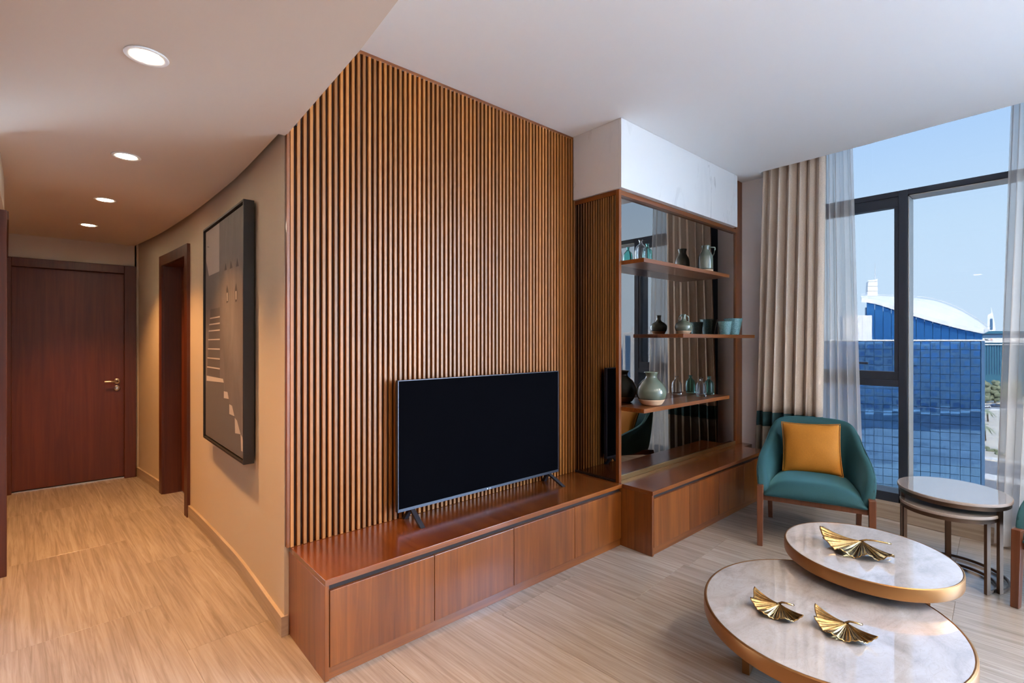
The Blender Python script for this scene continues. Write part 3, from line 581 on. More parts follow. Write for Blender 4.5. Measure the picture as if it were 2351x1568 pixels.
# ================================================================ GOLD LEAF DISHES
def leaf_dish(label, x, y, z, rad, az, stem_az, lobes, seed, stem):
    t = thing('leaf_dish', label, 'dish', (x, y, z), 0, 'gold leaf dishes'); rnd = random.Random(seed)
    bm = BM(); nu, nv = 260, 22; span = R(166); grid = []
    for j in range(nv + 1):
        v = j / nv; row = []
        for i in range(nu + 1):
            u = i / nu * 2 - 1; th = u * span / 2
            wav = math.cos(u * math.pi * lobes); edge = rad * (1.0 - .06 * abs(u)**2.2 + .065 * wav + .02 * math.sin(u * 9 + seed))
            r = edge * (.03 + .97 * v)
            far = max(0.0, -u); near = max(0.0, u); fold = math.cos(u * math.pi * lobes)
            zz = .004 + rad * (v**1.6 * (  .26 * far**1.3 + .10 * near**1.5 + .04) + .15 * (1 - v)**1.7) + rad * .088 * fold * v**1.2 + rad * .020 * math.cos(u * math.pi * lobes * 5) * (v * (1.25 - v) * 2.4)
            row.append((r * math.cos(th), r * math.sin(th), zz))
        grid.append(row)
    zmin = min(p[2] for row in grid for p in row) - .003
    ca, sa = math.cos(az), math.sin(az)
    top = [[bm.verts.new((p[0] * ca - p[1] * sa, p[0] * sa + p[1] * ca, p[2] - zmin)) for p in row] for row in grid]
    bot_ = [[bm.verts.new((p[0] * ca - p[1] * sa, p[0] * sa + p[1] * ca, p[2] - zmin - .0032)) for p in row] for row in grid]
    for j in range(nv):
        for i in range(nu):
            bm.faces.new((top[j][i], top[j][i + 1], top[j + 1][i + 1], top[j + 1][i])); bm.faces.new((bot_[j][i], bot_[j + 1][i], bot_[j + 1][i + 1], bot_[j][i + 1]))
    for j in range(nv):
        for i in (0, nu): bm.faces.new((top[j][i], top[j + 1][i], bot_[j + 1][i], bot_[j][i]))
    for i in range(nu):
        for j in (0, nv): bm.faces.new((top[j][i], top[j][i + 1], bot_[j][i + 1], bot_[j][i]))
    part('leaf', bm, 'gold', t, smooth=True)
    h = grid[0][nu // 2][2] - zmin; cs, ss = math.cos(stem_az), math.sin(stem_az)
    path = [(-.012 * cs, -.012 * ss, h - .004), (stem * .15 * cs, stem * .15 * ss, h + .006)] + [(stem * k * cs - b * ss, stem * k * ss + b * cs, h + q) for k, b, q in ((.35, -.010, .010), (.6, -.012, .008), (.85, -.006, .003), (1.0, .002, -.001))]
    part('stem', tube(path, [.005, .0042, .0038, .0038, .0042, .0046], 8), 'gold', t, smooth=True)
    return t
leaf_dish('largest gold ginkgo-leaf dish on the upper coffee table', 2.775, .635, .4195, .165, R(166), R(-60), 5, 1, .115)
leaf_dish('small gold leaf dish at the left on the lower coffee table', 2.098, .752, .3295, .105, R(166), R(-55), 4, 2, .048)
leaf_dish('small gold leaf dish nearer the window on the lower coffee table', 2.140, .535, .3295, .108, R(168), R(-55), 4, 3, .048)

# ================================================================ ARMCHAIRS
def armchair(label, loc, rz):
    t = thing('armchair', label, 'armchair', loc, rz, 'teal velvet armchairs')
    def limb(b0, b1, sx, sy, tx=None, ty=None):
        tx = tx or sx; ty = ty or sy
        bm = hull(BM(), [(b0[0] + sx * i, b0[1] + sy * j, b0[2]) for i, j in ((-1, -1), (1, -1), (1, 1), (-1, 1))] + [(b1[0] + tx * i, b1[1] + ty * j, b1[2]) for i, j in ((-1, -1), (1, -1), (1, 1), (-1, 1))])
        bmesh.ops.bevel(bm, geom=list(bm.edges), offset=.004, segments=2, profile=.5, affect='EDGES'); return bm
    for s in (1, -1):
        part('leg', limb((s * .312, .325, 0), (s * .312, .296, .405), .017, .019, .020, .026), 'wood_chair', t)
        part('leg', limb((s * .285, -.315, 0), (s * .290, -.262, .355), .016, .018, .018, .024), 'wood_chair', t)
        part('side_rail', limb((s * .290, -.285, .335), (s * .312, .290, .365), .0135, .0, .0135, .0) if False else hull(BM(), [(s * .290 - .0135, -.285, .325), (s * .290 + .0135, -.285, .325), (s * .312 + .0135, .28, .365), (s * .312 - .0135, .28, .365), (s * .290 - .0135, -.285, .365), (s * .290 + .0135, -.285, .365), (s * .312 + .0135, .28, .41), (s * .312 - .0135, .28, .41)]), 'wood_chair', t)
    part('front_rail', box(-.298, .298, .275, .300, .305, .345, .003), 'wood_chair', t)
    part('back_rail', box(-.278, .278, -.275, -.250, .300, .335, .003), 'wood_chair', t)
    # seat cushion
    bm = BM(); nx, ny = 14, 14; gt = []; gb = []
    for j in range(ny + 1):
        v = j / ny; y = -.24 + v * .575; rt_, rb = [], []
        for i in range(nx + 1):
            u = i / nx * 2 - 1; hw = lerp(v, [(0, .25), (.5, .286), (.82, .297), (1, .298)]); x = u * hw
            ed = (1 - abs(u)**5) * (1 - max(0, (v - .80) / .2)**3 * .85) * (1 - max(0, (.12 - v) / .12)**2 * .5)
            rt_.append(bm.verts.new((x, y, .352 + .085 * ed + .012 * (1 - u * u)))); rb.append(bm.verts.new((x * .985, y - .012 * v, .338)))
        gt.append(rt_); gb.append(rb)
    for g, fl in ((gt, 1), (gb, 0)):
        for j in range(ny):
            for i in range(nx): q = (g[j][i], g[j][i + 1], g[j + 1][i + 1], g[j + 1][i]); bm.faces.new(q if fl else q[::-1])
    bo = [gt[0][i] for i in range(nx + 1)] + [gt[j][nx] for j in range(1, ny + 1)] + [gt[ny][i] for i in range(nx - 1, -1, -1)] + [gt[j][0] for j in range(ny - 1, 0, -1)]
    bb = [gb[0][i] for i in range(nx + 1)] + [gb[j][nx] for j in range(1, ny + 1)] + [gb[ny][i] for i in range(nx - 1, -1, -1)] + [gb[j][0] for j in range(ny - 1, 0, -1)]
    for i in range(len(bo)): k = (i + 1) % len(bo); bm.faces.new((bo[i], bo[k], bb[k], bb[i]))
    part('seat', bm, 'velvet', t, smooth=True, sub=1)
    # wrap-around shell: arms and back in one upholstered piece
    st = []
    half = [(.286, .300, .375, .345), (.294, .255, .448, .345), (.301, .19, .505, .345), (.304, .10, .545, .345), (.300, .00, .575, .342), (.290, -.09, .600, .340), (.274, -.16, .635, .335), (.256, -.212, .715, .330), (.232, -.252, .785, .330), (.19, -.276, .806, .330), (.10, -.288, .812, .330), (0, -.290, .814, .330)]
    full = [(x, y, zt, zb) for x, y, zt, zb in half] + [(-x, y, zt, zb) for x, y, zt, zb in half[-2::-1]]
    n = len(full); rows = []
    bm = BM(); pipe = []
    for i, (x, y, zt, zb) in enumerate(full):
        a = full[max(i - 1, 0)]; b = full[min(i + 1, n - 1)]; tx, ty = b[0] - a[0], b[1] - a[1]; L = math.hypot(tx, ty); ox, oy = -ty / L, tx / L   # outward normal
        if ox * x + oy * (y + .05) < 0: ox, oy = -ox, -oy
        lean = max(0, -y - .12) * .42; endf = min(1, min(i, n - 1 - i) / 2.0); tk = .030 + .020 * endf
        sec = []
        H_ = zt - zb
        for f, sd in ((0, 1), (.33, 1), (.66, 1), (.90, 1), (.985, .82), (1.0, .45), (.97, .05), (.85, -.05), (.6, -.12), (.3, -.22), (0, -.25)):
            zz = zb + H_ * f; off = (sd - .45) * tk + .018 * f * (1 if sd > .4 else 1); push = lean * f
            bul = .018 * math.sin(math.pi * f) * (1 if sd < .4 else .4) * (1 if sd > .4 else -1)
            sec.append(bm.verts.new((x + ox * (off + bul), y + oy * (off + bul) - push * .75, zz)))
        rows.append(sec); pipe.append(sec[4].co * .6 + sec[3].co * .2 + sec[5].co * .2)
    for p, q in zip(rows, rows[1:]):
        m = len(p)
        for k in range(m): bm.faces.new((p[k], p[(k + 1) % m], q[(k + 1) % m], q[k]))
    bm.faces.new(rows[0][::-1]); bm.faces.new(rows[-1])
    part('backrest', bm, 'velvet', t, smooth=True, sub=2)
    pipe = [pipe[max(k - 1, 0)] * .2 + pipe[k] * .6 + pipe[min(k + 1, n - 1)] * .2 for k in range(n)]
    part('piping', tube(pipe[1:-1], .004, 6), 'piping', t, smooth=True)
    return t
A1 = armchair('teal velvet armchair holding the mustard cushion', (3.908, 1.183, 0), R(107.2))
A2 = armchair('second teal armchair cut off at the right edge of the picture', (3.925, -.215, 0), R(165 - 90))

def cushion(label, loc, size, rot):
    bm = BM(); n = 26; gs = {}
    for side in (1, -1):
        for j in range(n + 1):
            for i in range(n + 1):
                u, v = i / n * 2 - 1, j / n * 2 - 1; edge = max(abs(u), abs(v))
                if edge > .999 and side == -1: gs[(side, i, j)] = gs[(1, i, j)]; continue
                prof = ((1 - abs(u)**2.4) * (1 - abs(v)**2.4))**.55; pin = 1 - .055 * (1 - abs(u)**2) * abs(v)**3; pin2 = 1 - .055 * (1 - abs(v)**2) * abs(u)**3
                wr = .006 * math.sin(9 * u + 3 * v) * (edge**4) + .004 * noise.noise(Vector((u * 2.3, v * 2.3, side)))
                gs[(side, i, j)] = bm.verts.new((u * size / 2 * pin2, side * (.068 * prof) + wr * (1 if edge < .999 else 0), v * size / 2 * pin))
        for j in range(n):
            for i in range(n): q = [gs[(side, i, j)], gs[(side, i + 1, j)], gs[(side, i + 1, j + 1)], gs[(side, i, j + 1)]]; bm.faces.new(q if side == -1 else q[::-1])
    t = thing('cushion', label, 'cushion', loc); t.rotation_euler = rot
    part('cover', bm, 'mustard', t, smooth=True, sub=1)
    pts = []
    for k in range(4 * n):
        s, q = divmod(k, n); f = q / n * 2 - 1; u, v = ((f, -1), (1, f), (-f, 1), (-1, -f))[s]
        pin = 1 - .055 * (1 - abs(u)**2) * abs(v)**3; pin2 = 1 - .055 * (1 - abs(v)**2) * abs(u)**3; pts.append((u * size / 2 * pin2 * 1.003, 0, v * size / 2 * pin * 1.003))
    part('piping', tube(pts, .0035, 6, closed=True), 'mustard', t, smooth=True)
cr = R(107.2); fy = Vector((-math.sin(cr), math.cos(cr), 0)); fx = Vector((math.cos(cr), math.sin(cr), 0))
cl = Vector((3.908, 1.183, 0)) + fy * (-.150) + fx * (.012)
cushion('square mustard velvet cushion propped on the teal armchair', (cl.x, cl.y, .605), .375, (R(20), R(2), cr))

# ================================================================ CURTAINS
def drape(name, label, y_top, y_bot, xc, folds, amp, bands, mat_list, cat, z0=.02, z1=3.2, seed=0, thick=0.0, xb=0):
    t = thing(name, label, cat, (xc, sum(y_top) / 2, 0)); rnd = random.Random(seed); ph = [rnd.uniform(-.9, .9) for _ in range(folds + 2)]; am = [rnd.uniform(.6, 1.3) for _ in range(folds + 2)]
    n = folds * 14
    def pt(s, z):
        h = (z - z0) / (z1 - z0); ya = y_bot[0] + (y_top[0] - y_bot[0]) * h; yb = y_bot[1] + (y_top[1] - y_bot[1]) * h
        k = s * folds; i = int(min(k, folds - 1e-6)); f = k - i; a = am[i] * (1 - f) + am[i + 1] * f; p = ph[i] * (1 - f) + ph[i + 1] * f
        a *= .85 + .3 * (1 - h) ; th = 2 * math.pi * k + p + .35 * math.sin(z * 1.3 + i * 2.1) * (1 - h)
        return (xc + xb * (1 - h) + amp * a * math.sin(th) + amp * .2 * math.sin(2 * th + i), ya + (yb - ya) * (s + .25 / folds * math.sin(2 * th + .6) * .55), z)
    for (za, zb), mt, nm in zip(bands, mat_list, ('hem', 'band', 'drop') if len(bands) == 3 else ('drop',)):
        bm = BM(); m = max(2, int((zb - za) / .09)); rows = [[bm.verts.new(pt(i / n, za + (zb - za) * j / m)) for i in range(n + 1)] for j in range(m + 1)]
        for p, q in zip(rows, rows[1:]):
            for i in range(n): bm.faces.new((p[i], p[i + 1], q[i + 1], q[i]))
        o = part(nm, bm, mt, t, True, smooth=True)
        if thick: md = o.modifiers.new('thickness', 'SOLIDIFY'); md.thickness = thick; md.offset = 0
    return t
drape('curtain', 'heavy beige curtain with dark teal band beside the shelves', (1.80, 1.335), (1.895, 1.37), 4.685, 6, .042, ((.02, .625), (.625, .755), (.755, 3.2)), ('curtain_hem', 'curtain_band', 'curtain'), 'curtain', seed=4, thick=.004)
drape('sheer_curtain', 'gathered white sheer beside the heavy beige curtain', (1.40, 1.155), (1.42, 1.075), 4.735, 5, .020, ((.02, 3.2),), ('sheer',), 'curtain', seed=9)
drape('sheer_curtain', 'white sheer at the right edge of the window', (.235, -.25), (.325, -.20), 4.665, 7, .026, ((.02, 3.2),), ('sheer',), 'curtain', seed=12)

# ================================================================ OUTDOORS
GZ = -32.0
M['sand'] = stone('sandy_ground', (1, 1, 1), [(.3, (.50, .44, .35)), (.7, (.66, .60, .50))], .95, .08, .5, False, fine=False)
M['plaza'] = stone('plaza_paving', (1, 1, 1), [(.35, (.24, .23, .22)), (.65, (.56, .52, .46))], .9, .12, .3, False, fine=False)
M['asphalt'] = plain('asphalt', (.22, .23, .25), .9)
M['kerb'] = plain('pale_kerb', (.72, .70, .66), .9)
M['white_clad'] = plain('white_cladding', (.86, .86, .86), .5)
M['roof_white'] = plain('white_roof_sheet', (.88, .88, .89), .5)
M['far_white'] = plain('pale_concrete', (.74, .73, .72), .8)
M['blue_glass'] = plain('blue_mirror_glass', (.19, .40, .70), .03, .95)
M['blue_glass2'] = plain('bright_blue_glass', (.06, .24, .56), .12, .7)
M['blue_dark'] = plain('dark_blue_mullion', (.075, .16, .29), .4)
M['teal_far'] = plain('teal_glass_wall', (.06, .20, .30), .15, .5)
M['leaf_green'] = stone('tree_leaves', (1, 1, 1), [(.35, (.10, .13, .07)), (.65, (.36, .38, .27))], .9, .9, .3, True, fine=False)
M['palm_green'] = plain('palm_green', (.26, .30, .20), .8)
M['bark'] = plain('palm_bark', (.20, .15, .11), .9)
M['car_white'] = plain('car_white', (.8, .8, .8), .3); M['car_blue'] = plain('car_blue', (.08, .12, .2), .3); M['car_glass'] = plain('car_glass', (.02, .03, .04), .1); M['tyre'] = plain('tyre', (.02, .02, .02), .8)
M['sign_red'] = plain('sign_red', (.75, .20, .15), .6); M['sign_grey'] = plain('sign_grey', (.12, .13, .14), .6)
M['beige_clad'] = plain('beige_cladding', (.72, .64, .56), .7); M['window_glass'] = plain('facade_window', (.30, .52, .80), .08, .9)

struct('ground', prism([(5.2, -900), (1500, -900), (1500, 900), (5.2, 900)], GZ - 2, GZ), 'sand', 'sandy ground far below the window')
struct('plaza', prism([(6, -190), (105, -190), (105, 40), (6, 40)], GZ, GZ + .05), 'plaza', 'grey paved plaza between the towers')
# blue mirror-glass office block opposite
DA = R(112.7); dx_, dy_ = math.cos(DA), math.sin(DA)
P0 = at(2257, 781, 100); nx_, ny_ = dy_, -dx_                      # nx_, ny_ points away behind the facade
if nx_ < 0: nx_, ny_ = -nx_, -ny_
def fac(s, back, z): return Vector((P0.x + dx_ * s + nx_ * back, P0.y + dy_ * s + ny_ * back, z))
def ray_on(px, py, back):                                            # where a line of sight meets the plane `back` metres behind the facade
    d1_ = at(px, py, 1.0) - Vector((0, 0, EYE)); q = fac(0, back, 0); tt = (q.x * nx_ + q.y * ny_) / (d1_.x * nx_ + d1_.y * ny_)
    return Vector((0, 0, EYE)) + d1_ * tt
def slab(bm, s0, s1, b0, b1, z0, z1): return hull(bm, [fac(s0, b0, z0), fac(s1, b0, z0), fac(s1, b1, z0), fac(s0, b1, z0), fac(s0, b0, z1), fac(s1, b0, z1), fac(s1, b1, z1), fac(s0, b1, z1)])
RT = 1.25
ob = thing('office_block', 'blue mirror-glass office block across the road', 'building', tuple(fac(0, 0, GZ)))
part('core', slab(BM(), 0, 60, .25, 30, GZ, RT), 'blue_dark', ob, True)
part('corner_pier', slab(BM(), -.25, .3, -.1, 30, GZ, RT), 'blue_dark', ob, True)
part('parapet', slab(BM(), -.2, 60, -.05, .6, RT, RT + .28), 'white_clad', ob, True)
pw, ph_ = 1.62, 1.72
bm = BM(); bx(bm, -pw / 2 + .045, pw / 2 - .045, -.06, .06, -ph_ / 2 + .045, ph_ / 2 - .045); pme = mesh('glass_panel', bm, 'blue_glass')
rf = random.Random(3); az_f = math.atan2(dy_, dx_); cnt = 0
for r_ in range(19):
    for c_ in range(15):
        p = fac(.35 + pw * (c_ + .5), .05, RT - .1 - ph_ * (r_ + .5)) - fac(0, 0, GZ)
        put('glass_panel', pme, ob, tuple(p), (R(rf.gauss(0, .16)), 0, az_f + R(rf.gauss(0, .2))))
        cnt += 1
# upper tier with the sweeping white roof
up_ = thing('roof_pavilion', 'glass upper storey under a sweeping white curved roof', 'building', tuple(fac(0, 8, RT)))
eave = [(1980, 690), (2012, 695), (2063, 711), (2105, 724), (2150, 737), (2200, 750), (2257, 762)]
crest = [(1976, 679.5), (2020, 681), (2063, 682.5), (2105, 685), (2150, 692), (2200, 711), (2240, 734), (2272, 757)]
ev = lambda x: spl(x, eave); cv = lambda x: spl(x, crest)
bm = BM(); rows = []; n_ = 40
for i in range(n_ + 1):
    f = i / n_; a = ray_on(1978 + f * 280, ev(1978 + f * 280) - 6, 7); b = ray_on(1976 + f * 297, cv(1976 + f * 297), 30)
    row = []
    for k in range(9):
        g = k / 8; p = a.lerp(b, g); p.z += .9 * math.sin(math.pi * g) * math.sin(math.pi * min(1, f * 1.02)) ** .7; row.append(p)
    rows.append(row)
tp = [[bm.verts.new(p) for p in r] for r in rows]; bt = [[bm.verts.new(p - Vector((0, 0, .95 * (1 - k / 10)))) for k, p in enumerate(r)] for r in rows]
for i in range(n_):
    for k in range(8): bm.faces.new((tp[i][k], tp[i + 1][k], tp[i + 1][k + 1], tp[i][k + 1])); bm.faces.new((bt[i][k], bt[i][k + 1], bt[i + 1][k + 1], bt[i + 1][k]))
    bm.faces.new((tp[i][0], bt[i][0], bt[i + 1][0], tp[i + 1][0])); bm.faces.new((tp[i][8], tp[i + 1][8], bt[i + 1][8], bt[i][8]))
for i in (0, n_):
    for k in range(8): bm.faces.new((tp[i][k], tp[i][k + 1], bt[i][k + 1], bt[i][k]))
smooth_angle(part('roof', bm, 'roof_white', up_, True), 40)
part('roof_rail', tube([rows[i][8] + Vector((0, 0, .5)) for i in range(0, n_ + 1, 2)], .07, 6), 'far_white', up_, True)
for k in (2, 4, 6): part('seam', tube([r[k] + Vector((0, 0, .02)) for r in rows[::2]], .06, 5), 'far_white', up_, True)
xs_ = [1989 + i * 19.0 for i in range(15)]
for i in range(14):
    xa, xb = xs_[i] + 1, xs_[i + 1]; xb = min(xb, 2257)
    a, b = ray_on(xa, ev(xa) + 1, 8), ray_on(xb, ev(xb) + 1, 8); sh = Vector((nx_, ny_, 0)) * .15; z0 = RT
    bm = hull(BM(), [(a.x, a.y, z0), (b.x, b.y, z0), (b.x + sh.x, b.y + sh.y, z0), (a.x + sh.x, a.y + sh.y, z0), tuple(a), tuple(b), tuple(b + sh), tuple(a + sh)])
    part('pane', bm, 'blue_glass2', up_, True)
a, b = ray_on(1988, 700, 8.4), ray_on(2256, 764, 8.4)
part('glazing_frame', hull(BM(), [(a.x, a.y, RT), (b.x, b.y, RT), (b.x + nx_, b.y + ny_, RT), (a.x + nx_, a.y + ny_, RT), (a.x, a.y, a.z - .6), (b.x, b.y, b.z - .6), (b.x + nx_, b.y + ny_, b.z - .6), (a.x + nx_, a.y + ny_, a.z - .6)]), 'blue_dark', up_, True)
a, b = ray_on(1935, 724, 3), ray_on(2002, 724, 3)
pr_ = thing('plant_room', 'white rooftop plant room left of the curved roof', 'building', (a.x, a.y, RT))
part('wall', hull(BM(), [(a.x, a.y, RT), (b.x, b.y, RT), (b.x + nx_ * 4, b.y + ny_ * 4, RT), (a.x + nx_ * 4, a.y + ny_ * 4, RT), tuple(a), tuple(b), (b.x + nx_ * 4, b.y + ny_ * 4, a.z), (a.x + nx_ * 4, a.y + ny_ * 4, a.z)]), 'white_clad', pr_, True)
for px in (1974, 1981):
    a = ray_on(px, 724, 2.9); part('joint', hull(BM(), [(a.x, a.y, RT), (a.x + dx_ * .12, a.y + dy_ * .12, RT), (a.x + dx_ * .12 + nx_ * .2, a.y + dy_ * .12 + ny_ * .2, RT), (a.x + nx_ * .2, a.y + ny_ * .2, RT), (a.x, a.y, a.z), (a.x + dx_ * .12, a.y + dy_ * .12, a.z), (a.x + dx_ * .12 + nx_ * .2, a.y + dy_ * .12 + ny_ * .2, a.z), (a.x + nx_ * .2, a.y + ny_ * .2, a.z)]), 'far_white', pr_, True)
# white fin tower with mast
ft = thing('fin_tower', 'white panelled fin tower with a mast above the curved roof', 'building', tuple(ray_on(2002, 690, 24)))
for i in range(5):
    y0 = 690 - i * 11; y1 = y0 - 10.3 if i < 4 else 640; lt = 1990 + i * .9; l2 = 1990 + (i + 1) * .9 if i < 4 else 2003
    a, b, c, d = ray_on(lt, y0, 24), ray_on(2015, y0, 24), ray_on(2014.5, y1, 24), ray_on(l2, y1 + (3 if i == 4 else 0), 24); sh = Vector((nx_, ny_, 0)) * 2.5
    part('panel', hull(BM(), [tuple(a), tuple(b), tuple(b + sh), tuple(a + sh), tuple(d), tuple(c), tuple(c + sh), tuple(d + sh)]), 'white_clad', ft, True)
part('mast', tube([ray_on(2009, 641, 25), ray_on(2009, 622, 25), ray_on(2009, 603, 25)], [.08, .06, .03], 6), 'far_white', ft, True)
# far glass building with the sign board
D9 = 290
sg = thing('glass_building', 'low teal glass building with a white sign board beyond the trees', 'building', tuple(at(2262, 900, D9)))
def bb(bm, px0, px1, py0, py1, d, dep=12):
    a, b, c, e_ = at(px0, py1, d), at(px1, py1, d), at(px1, py0, d), at(px0, py0, d); k = Vector((FWD[0], FWD[1], 0)) * dep
    return hull(bm, [tuple(a), tuple(b), tuple(b + k), tuple(a + k), tuple(e_), tuple(c), tuple(c + k), tuple(e_ + k)])
part('wall', bb(BM(), 2240, 2420, 775, 905, D9), 'teal_far', sg, True)
part('cornice', bb(BM(), 2240, 2420, 760, 766, D9 - .5), 'teal_far', sg, True)
part('upper_wall', bb(BM(), 2240, 2420, 766, 775, D9 + .5), 'blue_dark', sg, True)
part('ledge', bb(BM(), 2240, 2420, 790, 792, D9 - 1, 2), 'far_white', sg, True)
for px in range(2266, 2320, 6): part('mullion', bb(BM(), px, px + .6, 793, 860, D9 - .3, .5), 'blue_dark', sg, True)
bd = part('sign_board', bb(BM(), 2230, 2420, 776, 786.5, D9 - 1.2, .8), 'white_clad', sg, True)
lettering('lettering', 'NC', 1.75, 'sign_grey', bd, at(2271, 782.2, D9 - 1.4) - at(2262, 900, D9), (R(90), 0, TH - R(90)), 'RIGHT', .03)
q = at(2276.5, 779.5, D9 - 1.5) - at(2262, 900, D9); bm = BM()
for k in range(8):
    an = k * math.pi / 4; bmesh.ops.create_icosphere(bm, subdivisions=1, radius=.17, matrix=Matrix.Translation(q + Vector((RGT[0], RGT[1], 0)) * .5 * math.cos(an) + Vector((0, 0, .5 * math.sin(an)))))
part('emblem', bm, 'sign_red', bd)
# far sail-shaped tower
sl = thing('sail_tower', 'distant white sail-shaped tower on the horizon', 'building', tuple(at(2277, 800, 1200)))
pts = [(2267, 800), (2286, 800), (2286, 757), (2283.5, 740), (2280, 722), (2276.5, 708), (2275, 706), (2276.5, 717), (2275, 719.5), (2267.5, 723)]
bm = BM(); f0 = [bm.verts.new(at(x, y, 1200)) for x, y in pts]; f1 = [bm.verts.new(at(x, y, 1216)) for x, y in pts]
bm.faces.new(f0); bm.faces.new(f1[::-1])
for i in range(len(pts)): k = (i + 1) % len(pts); bm.faces.new((f0[i], f1[i], f1[k], f0[k]))
part('body', bm, 'white_clad', sl, True)
part('window_strip', bb(BM(), 2273.5, 2279, 732, 757, 1199, 2), 'blue_dark', sl, True)
# trees, road, cars, palm
rt_ = random.Random(11)
def blob_tree(label, px, d, h, wid):
    base = at(px, 781, d); t = thing('tree', label, 'tree', (base.x, base.y, GZ), 0, 'trees before the glass building'); bm = BM()
    for k in range(34):
        cz = h * (.14 + .74 * rt_.random()); rr = wid * (.20 + .10 * rt_.random()); off = Vector((rt_.uniform(-.24, .24) * wid, rt_.uniform(-.24, .24) * wid, cz))
        r_ = bmesh.ops.create_icosphere(bm, subdivisions=3, radius=rr, matrix=Matrix.Translation(off))
        for v in r_['verts']:
            dd = (v.co - off).normalized(); v.co += dd * rr * .35 * noise.noise(v.co * 1.1)
    part('crown', bm, 'leaf_green', t, smooth=True)
    part('trunk', tube([(0, 0, 0), (.1, 0, h * .25), (0, .1, h * .5)], [.35, .28, .22], 8), 'bark', t, smooth=True)
for k, (px, d, h, wd) in enumerate(((2262, 262, 12, 4.9), (2284, 262, 12.5, 4.9), (2306, 262, 11.5, 4.9), (2331, 262, 12, 4.7))):
    blob_tree(('round pale-green tree touching the edge of the blue office block', 'round pale-green tree in the middle of the visible group', 'round pale-green tree beside the edge of the sheer curtain', 'round pale-green tree seen through the sheer curtain')[k], px, d, h, wd)
def strip(name, py0, py1, lean, mat, label, z=0.0, h=.1):
    d0, d1_ = (EYE - GZ) * F / (py1 - CYP), (EYE - GZ) * F / (py0 - CYP)
    a, b = at(2100, 781, d1_), at(2500, 781, d1_ * (1 - lean)); c, e_ = at(2500, 781, d0 * (1 - lean)), at(2100, 781, d0)
    struct(name, prism([(a.x, a.y), (b.x, b.y), (c.x, c.y), (e_.x, e_.y)], GZ + z, GZ + z + h), mat, label)
strip('road', 928, 938, 0, 'asphalt', 'far grey road with passing cars')
strip('pavement', 938.5, 942, 0, 'kerb', 'pale pavement in front of the far road')
strip('road', 1035, 1140, .18, 'asphalt', 'near grey slip road'); strip('kerb', 1028, 1033, .18, 'kerb', 'pale kerb of the near road', 0, .3); strip('kerb', 1061, 1072, .2, 'kerb', 'pale median of the near road', .1, .2)
def car(label, px, py, mat):
    d = (EYE - GZ) * F / (py - CYP); b = at(px, 781, d); t = thing('car', label, 'car', (b.x, b.y, GZ + .1), TH - R(90) + R(4), 'cars on the far road')
    prof = [(-2.2, .35), (2.2, .35), (2.25, .8), (1.3, .95), (.7, 1.45), (-1.1, 1.45), (-1.8, .98), (-2.25, .9)]
    bm = BM(); f = [bm.verts.new((x, -.85, z)) for x, z in prof]; g = [bm.verts.new((x, .85, z)) for x, z in prof]; bm.faces.new(f); bm.faces.new(g[::-1])
    for i in range(len(prof)): k = (i + 1) % len(prof); bm.faces.new((f[i], g[i], g[k], f[k]))
    part('body', bm, mat, t); part('glass', hull(BM(), [(-1.5, -.87, 1.0), (1.1, -.87, 1.0), (1.1, .87, 1.0), (-1.5, .87, 1.0), (-1.0, -.87, 1.38), (.62, -.87, 1.38), (.62, .87, 1.38), (-1.0, .87, 1.38)]), 'car_glass', t)
    for x in (-1.4, 1.4):
        for y in (-.86, .66):
            bm = lathe([(.33, 0), (.33, .2)], 16); bmesh.ops.rotate(bm, verts=bm.verts, cent=(0, 0, 0), matrix=Matrix.Rotation(R(-90), 3, 'X')); bmesh.ops.translate(bm, verts=bm.verts, vec=(x, y, .33)); part('wheel', bm, 'tyre', t)
car('white car on the far road beside the office block', 2261, 936, 'car_white'); car('dark blue car on the far road near the sheer curtain', 2287, 934, 'car_blue')
def palm(label, px, py, h):
    d = (EYE - GZ) * F / (py - CYP); b = at(px, 781, d); t = thing('palm', label, 'palm tree', (b.x, b.y, GZ), 0, 'palms beside the near road')
    part('trunk', tube([(0, 0, 0), (.1, .1, h * .5), (0, .1, h)], [.3, .24, .2], 8), 'bark', t, smooth=True)
    for k in range(18):
        an = k * 2.399; el = .9 - 1.3 * ((k * 7) % 18) / 18; bm = BM(); prev = None; L = 3.0
        for j in range(7):
            f = j / 6; r = L * f; z = h + L * (math.sin(el) * f - .75 * f * f); wv = .28 * math.sin(math.pi * (.12 + .88 * f)) ; c_ = Vector((r * math.cos(an), r * math.sin(an) + .1, z)); s_ = Vector((-math.sin(an), math.cos(an), 0)) * wv
            cur = [bm.verts.new(c_ - s_ - Vector((0, 0, wv * .5))), bm.verts.new(c_), bm.verts.new(c_ + s_ - Vector((0, 0, wv * .5)))]
            if prev: bm.faces.new((prev[0], prev[1], cur[1], cur[0])); bm.faces.new((prev[1], prev[2], cur[2], cur[1]))
            prev = cur
        part('frond', bm, 'palm_green', t)
palm('larger palm on the sand by the office block corner', 2262, 1012, 5.0); palm('smaller palm above the sandy slope', 2268, 968, 4.5)
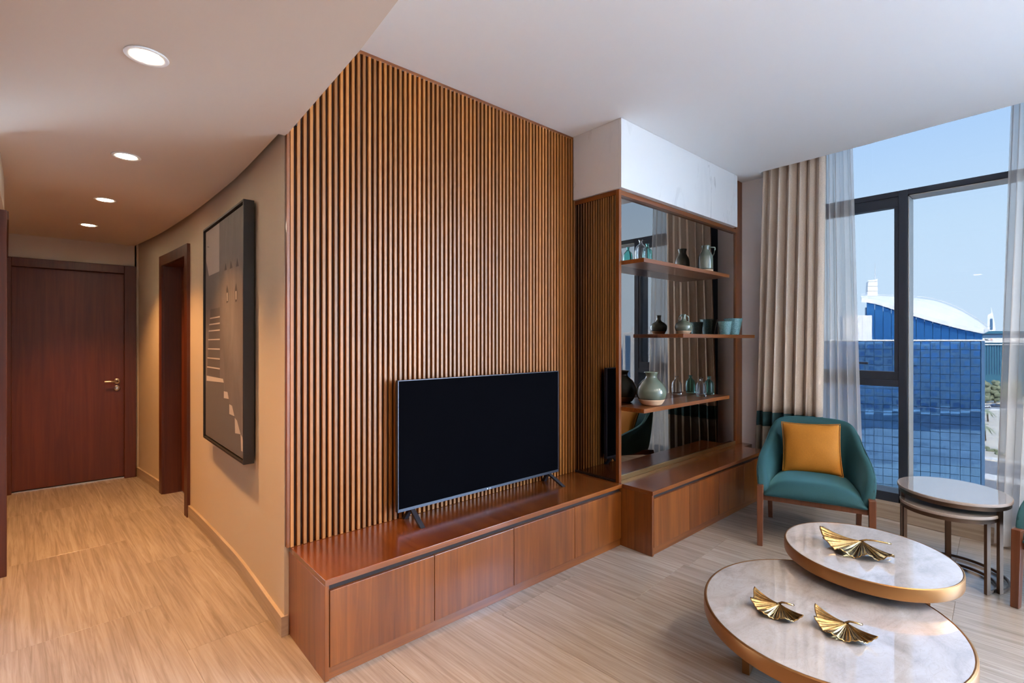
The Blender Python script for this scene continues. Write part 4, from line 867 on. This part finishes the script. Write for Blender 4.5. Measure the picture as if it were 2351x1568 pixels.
for k, (px, py, s_) in enumerate(((2260, 1029, .8), (2277, 1036, .85), (2294, 1044, .85))):
    d = (EYE - GZ) * F / (py - CYP); b = at(px, 781, d); bm = BM()
    for q_ in range(7):
        o_ = Vector((rt_.uniform(-1, 1) * s_, rt_.uniform(-1, 1) * s_, s_ * .35)); r_ = bmesh.ops.create_icosphere(bm, subdivisions=2, radius=s_ * .6, matrix=Matrix.Translation(o_))
        for v in r_['verts']: v.co += (v.co - o_) * .4 * noise.noise(v.co * 2)
    o = part('shrub', bm, 'leaf_green', smooth=True); o.location = (b.x, b.y, GZ)
    tag(o, ('low dusty shrub nearest the office block corner', 'low dusty shrub between two others by the kerb', 'low dusty shrub nearest the sheer curtain')[k], 'shrub', 'shrubs along the near road')
# pale city blocks down the road, seen in the mirror
for k, (az_, d, wd, h) in enumerate(((-30, 330, 26, 26), (-33, 300, 20, 38), (-36.5, 340, 30, 30), (-40, 310, 24, 42), (-44, 330, 30, 28), (-25, 380, 30, 24))):
    x, y = d * math.cos(R(az_)), d * math.sin(R(az_)); t = thing('city_block', ('low pale city block, right of the mirrored group', 'tall slim pale block in the mirrored skyline', 'wide pale block in the middle of the mirrored skyline', 'tallest pale block of the mirrored skyline', 'broad pale block at the end of the mirrored skyline', 'lowest pale block farthest from the road')[k], 'building', (x, y, GZ), R(az_), 'city blocks in the mirror')
    part('wall', box(-8, 8, -wd / 2, wd / 2, 0, h), 'far_white', t); part('roof', box(-5, 5, -wd / 4, wd / 4, h, h + 3), 'far_white', t)
    for q_ in range(int(wd / 5)): part('window_strip', box(-8.2, -7.9, -wd / 2 + 1.5 + q_ * 5, -wd / 2 + 4.2 + q_ * 5, 2, h - 2), 'blue_dark', t)
# outer face of this tower, mirrored in the office block
bm = BM(); b2 = BM(); fh = 3.4
for k in range(-9, 5):
    z = -.45 + k * fh
    for y0, y1 in (((-190, -4.75), (1.78, 60)) if k == 0 else ((-190, 60),)):
        bx(bm, 5.13, 5.3, y0, y1, 3.2 if k == 1 else z - (.2 if k else .1), z + (.95 if k else .4)); bx(b2, 5.13, 5.18, y0, y1, z + .95, z + fh - .2)
    for j in range(-40, 13):
        y = j * 4.8 + (k % 2) * 2.4
        if k == 0 and -6 < y < 3: continue
        bx(bm, 5.13, 5.28, y, y + 1.5, z + .95, z + fh - .2)
struct('wall_exterior', bm, 'beige_clad', 'beige spandrels of this tower, mirrored in the blue block'); struct('wall_exterior', b2, 'window_glass', 'window bands of this tower')
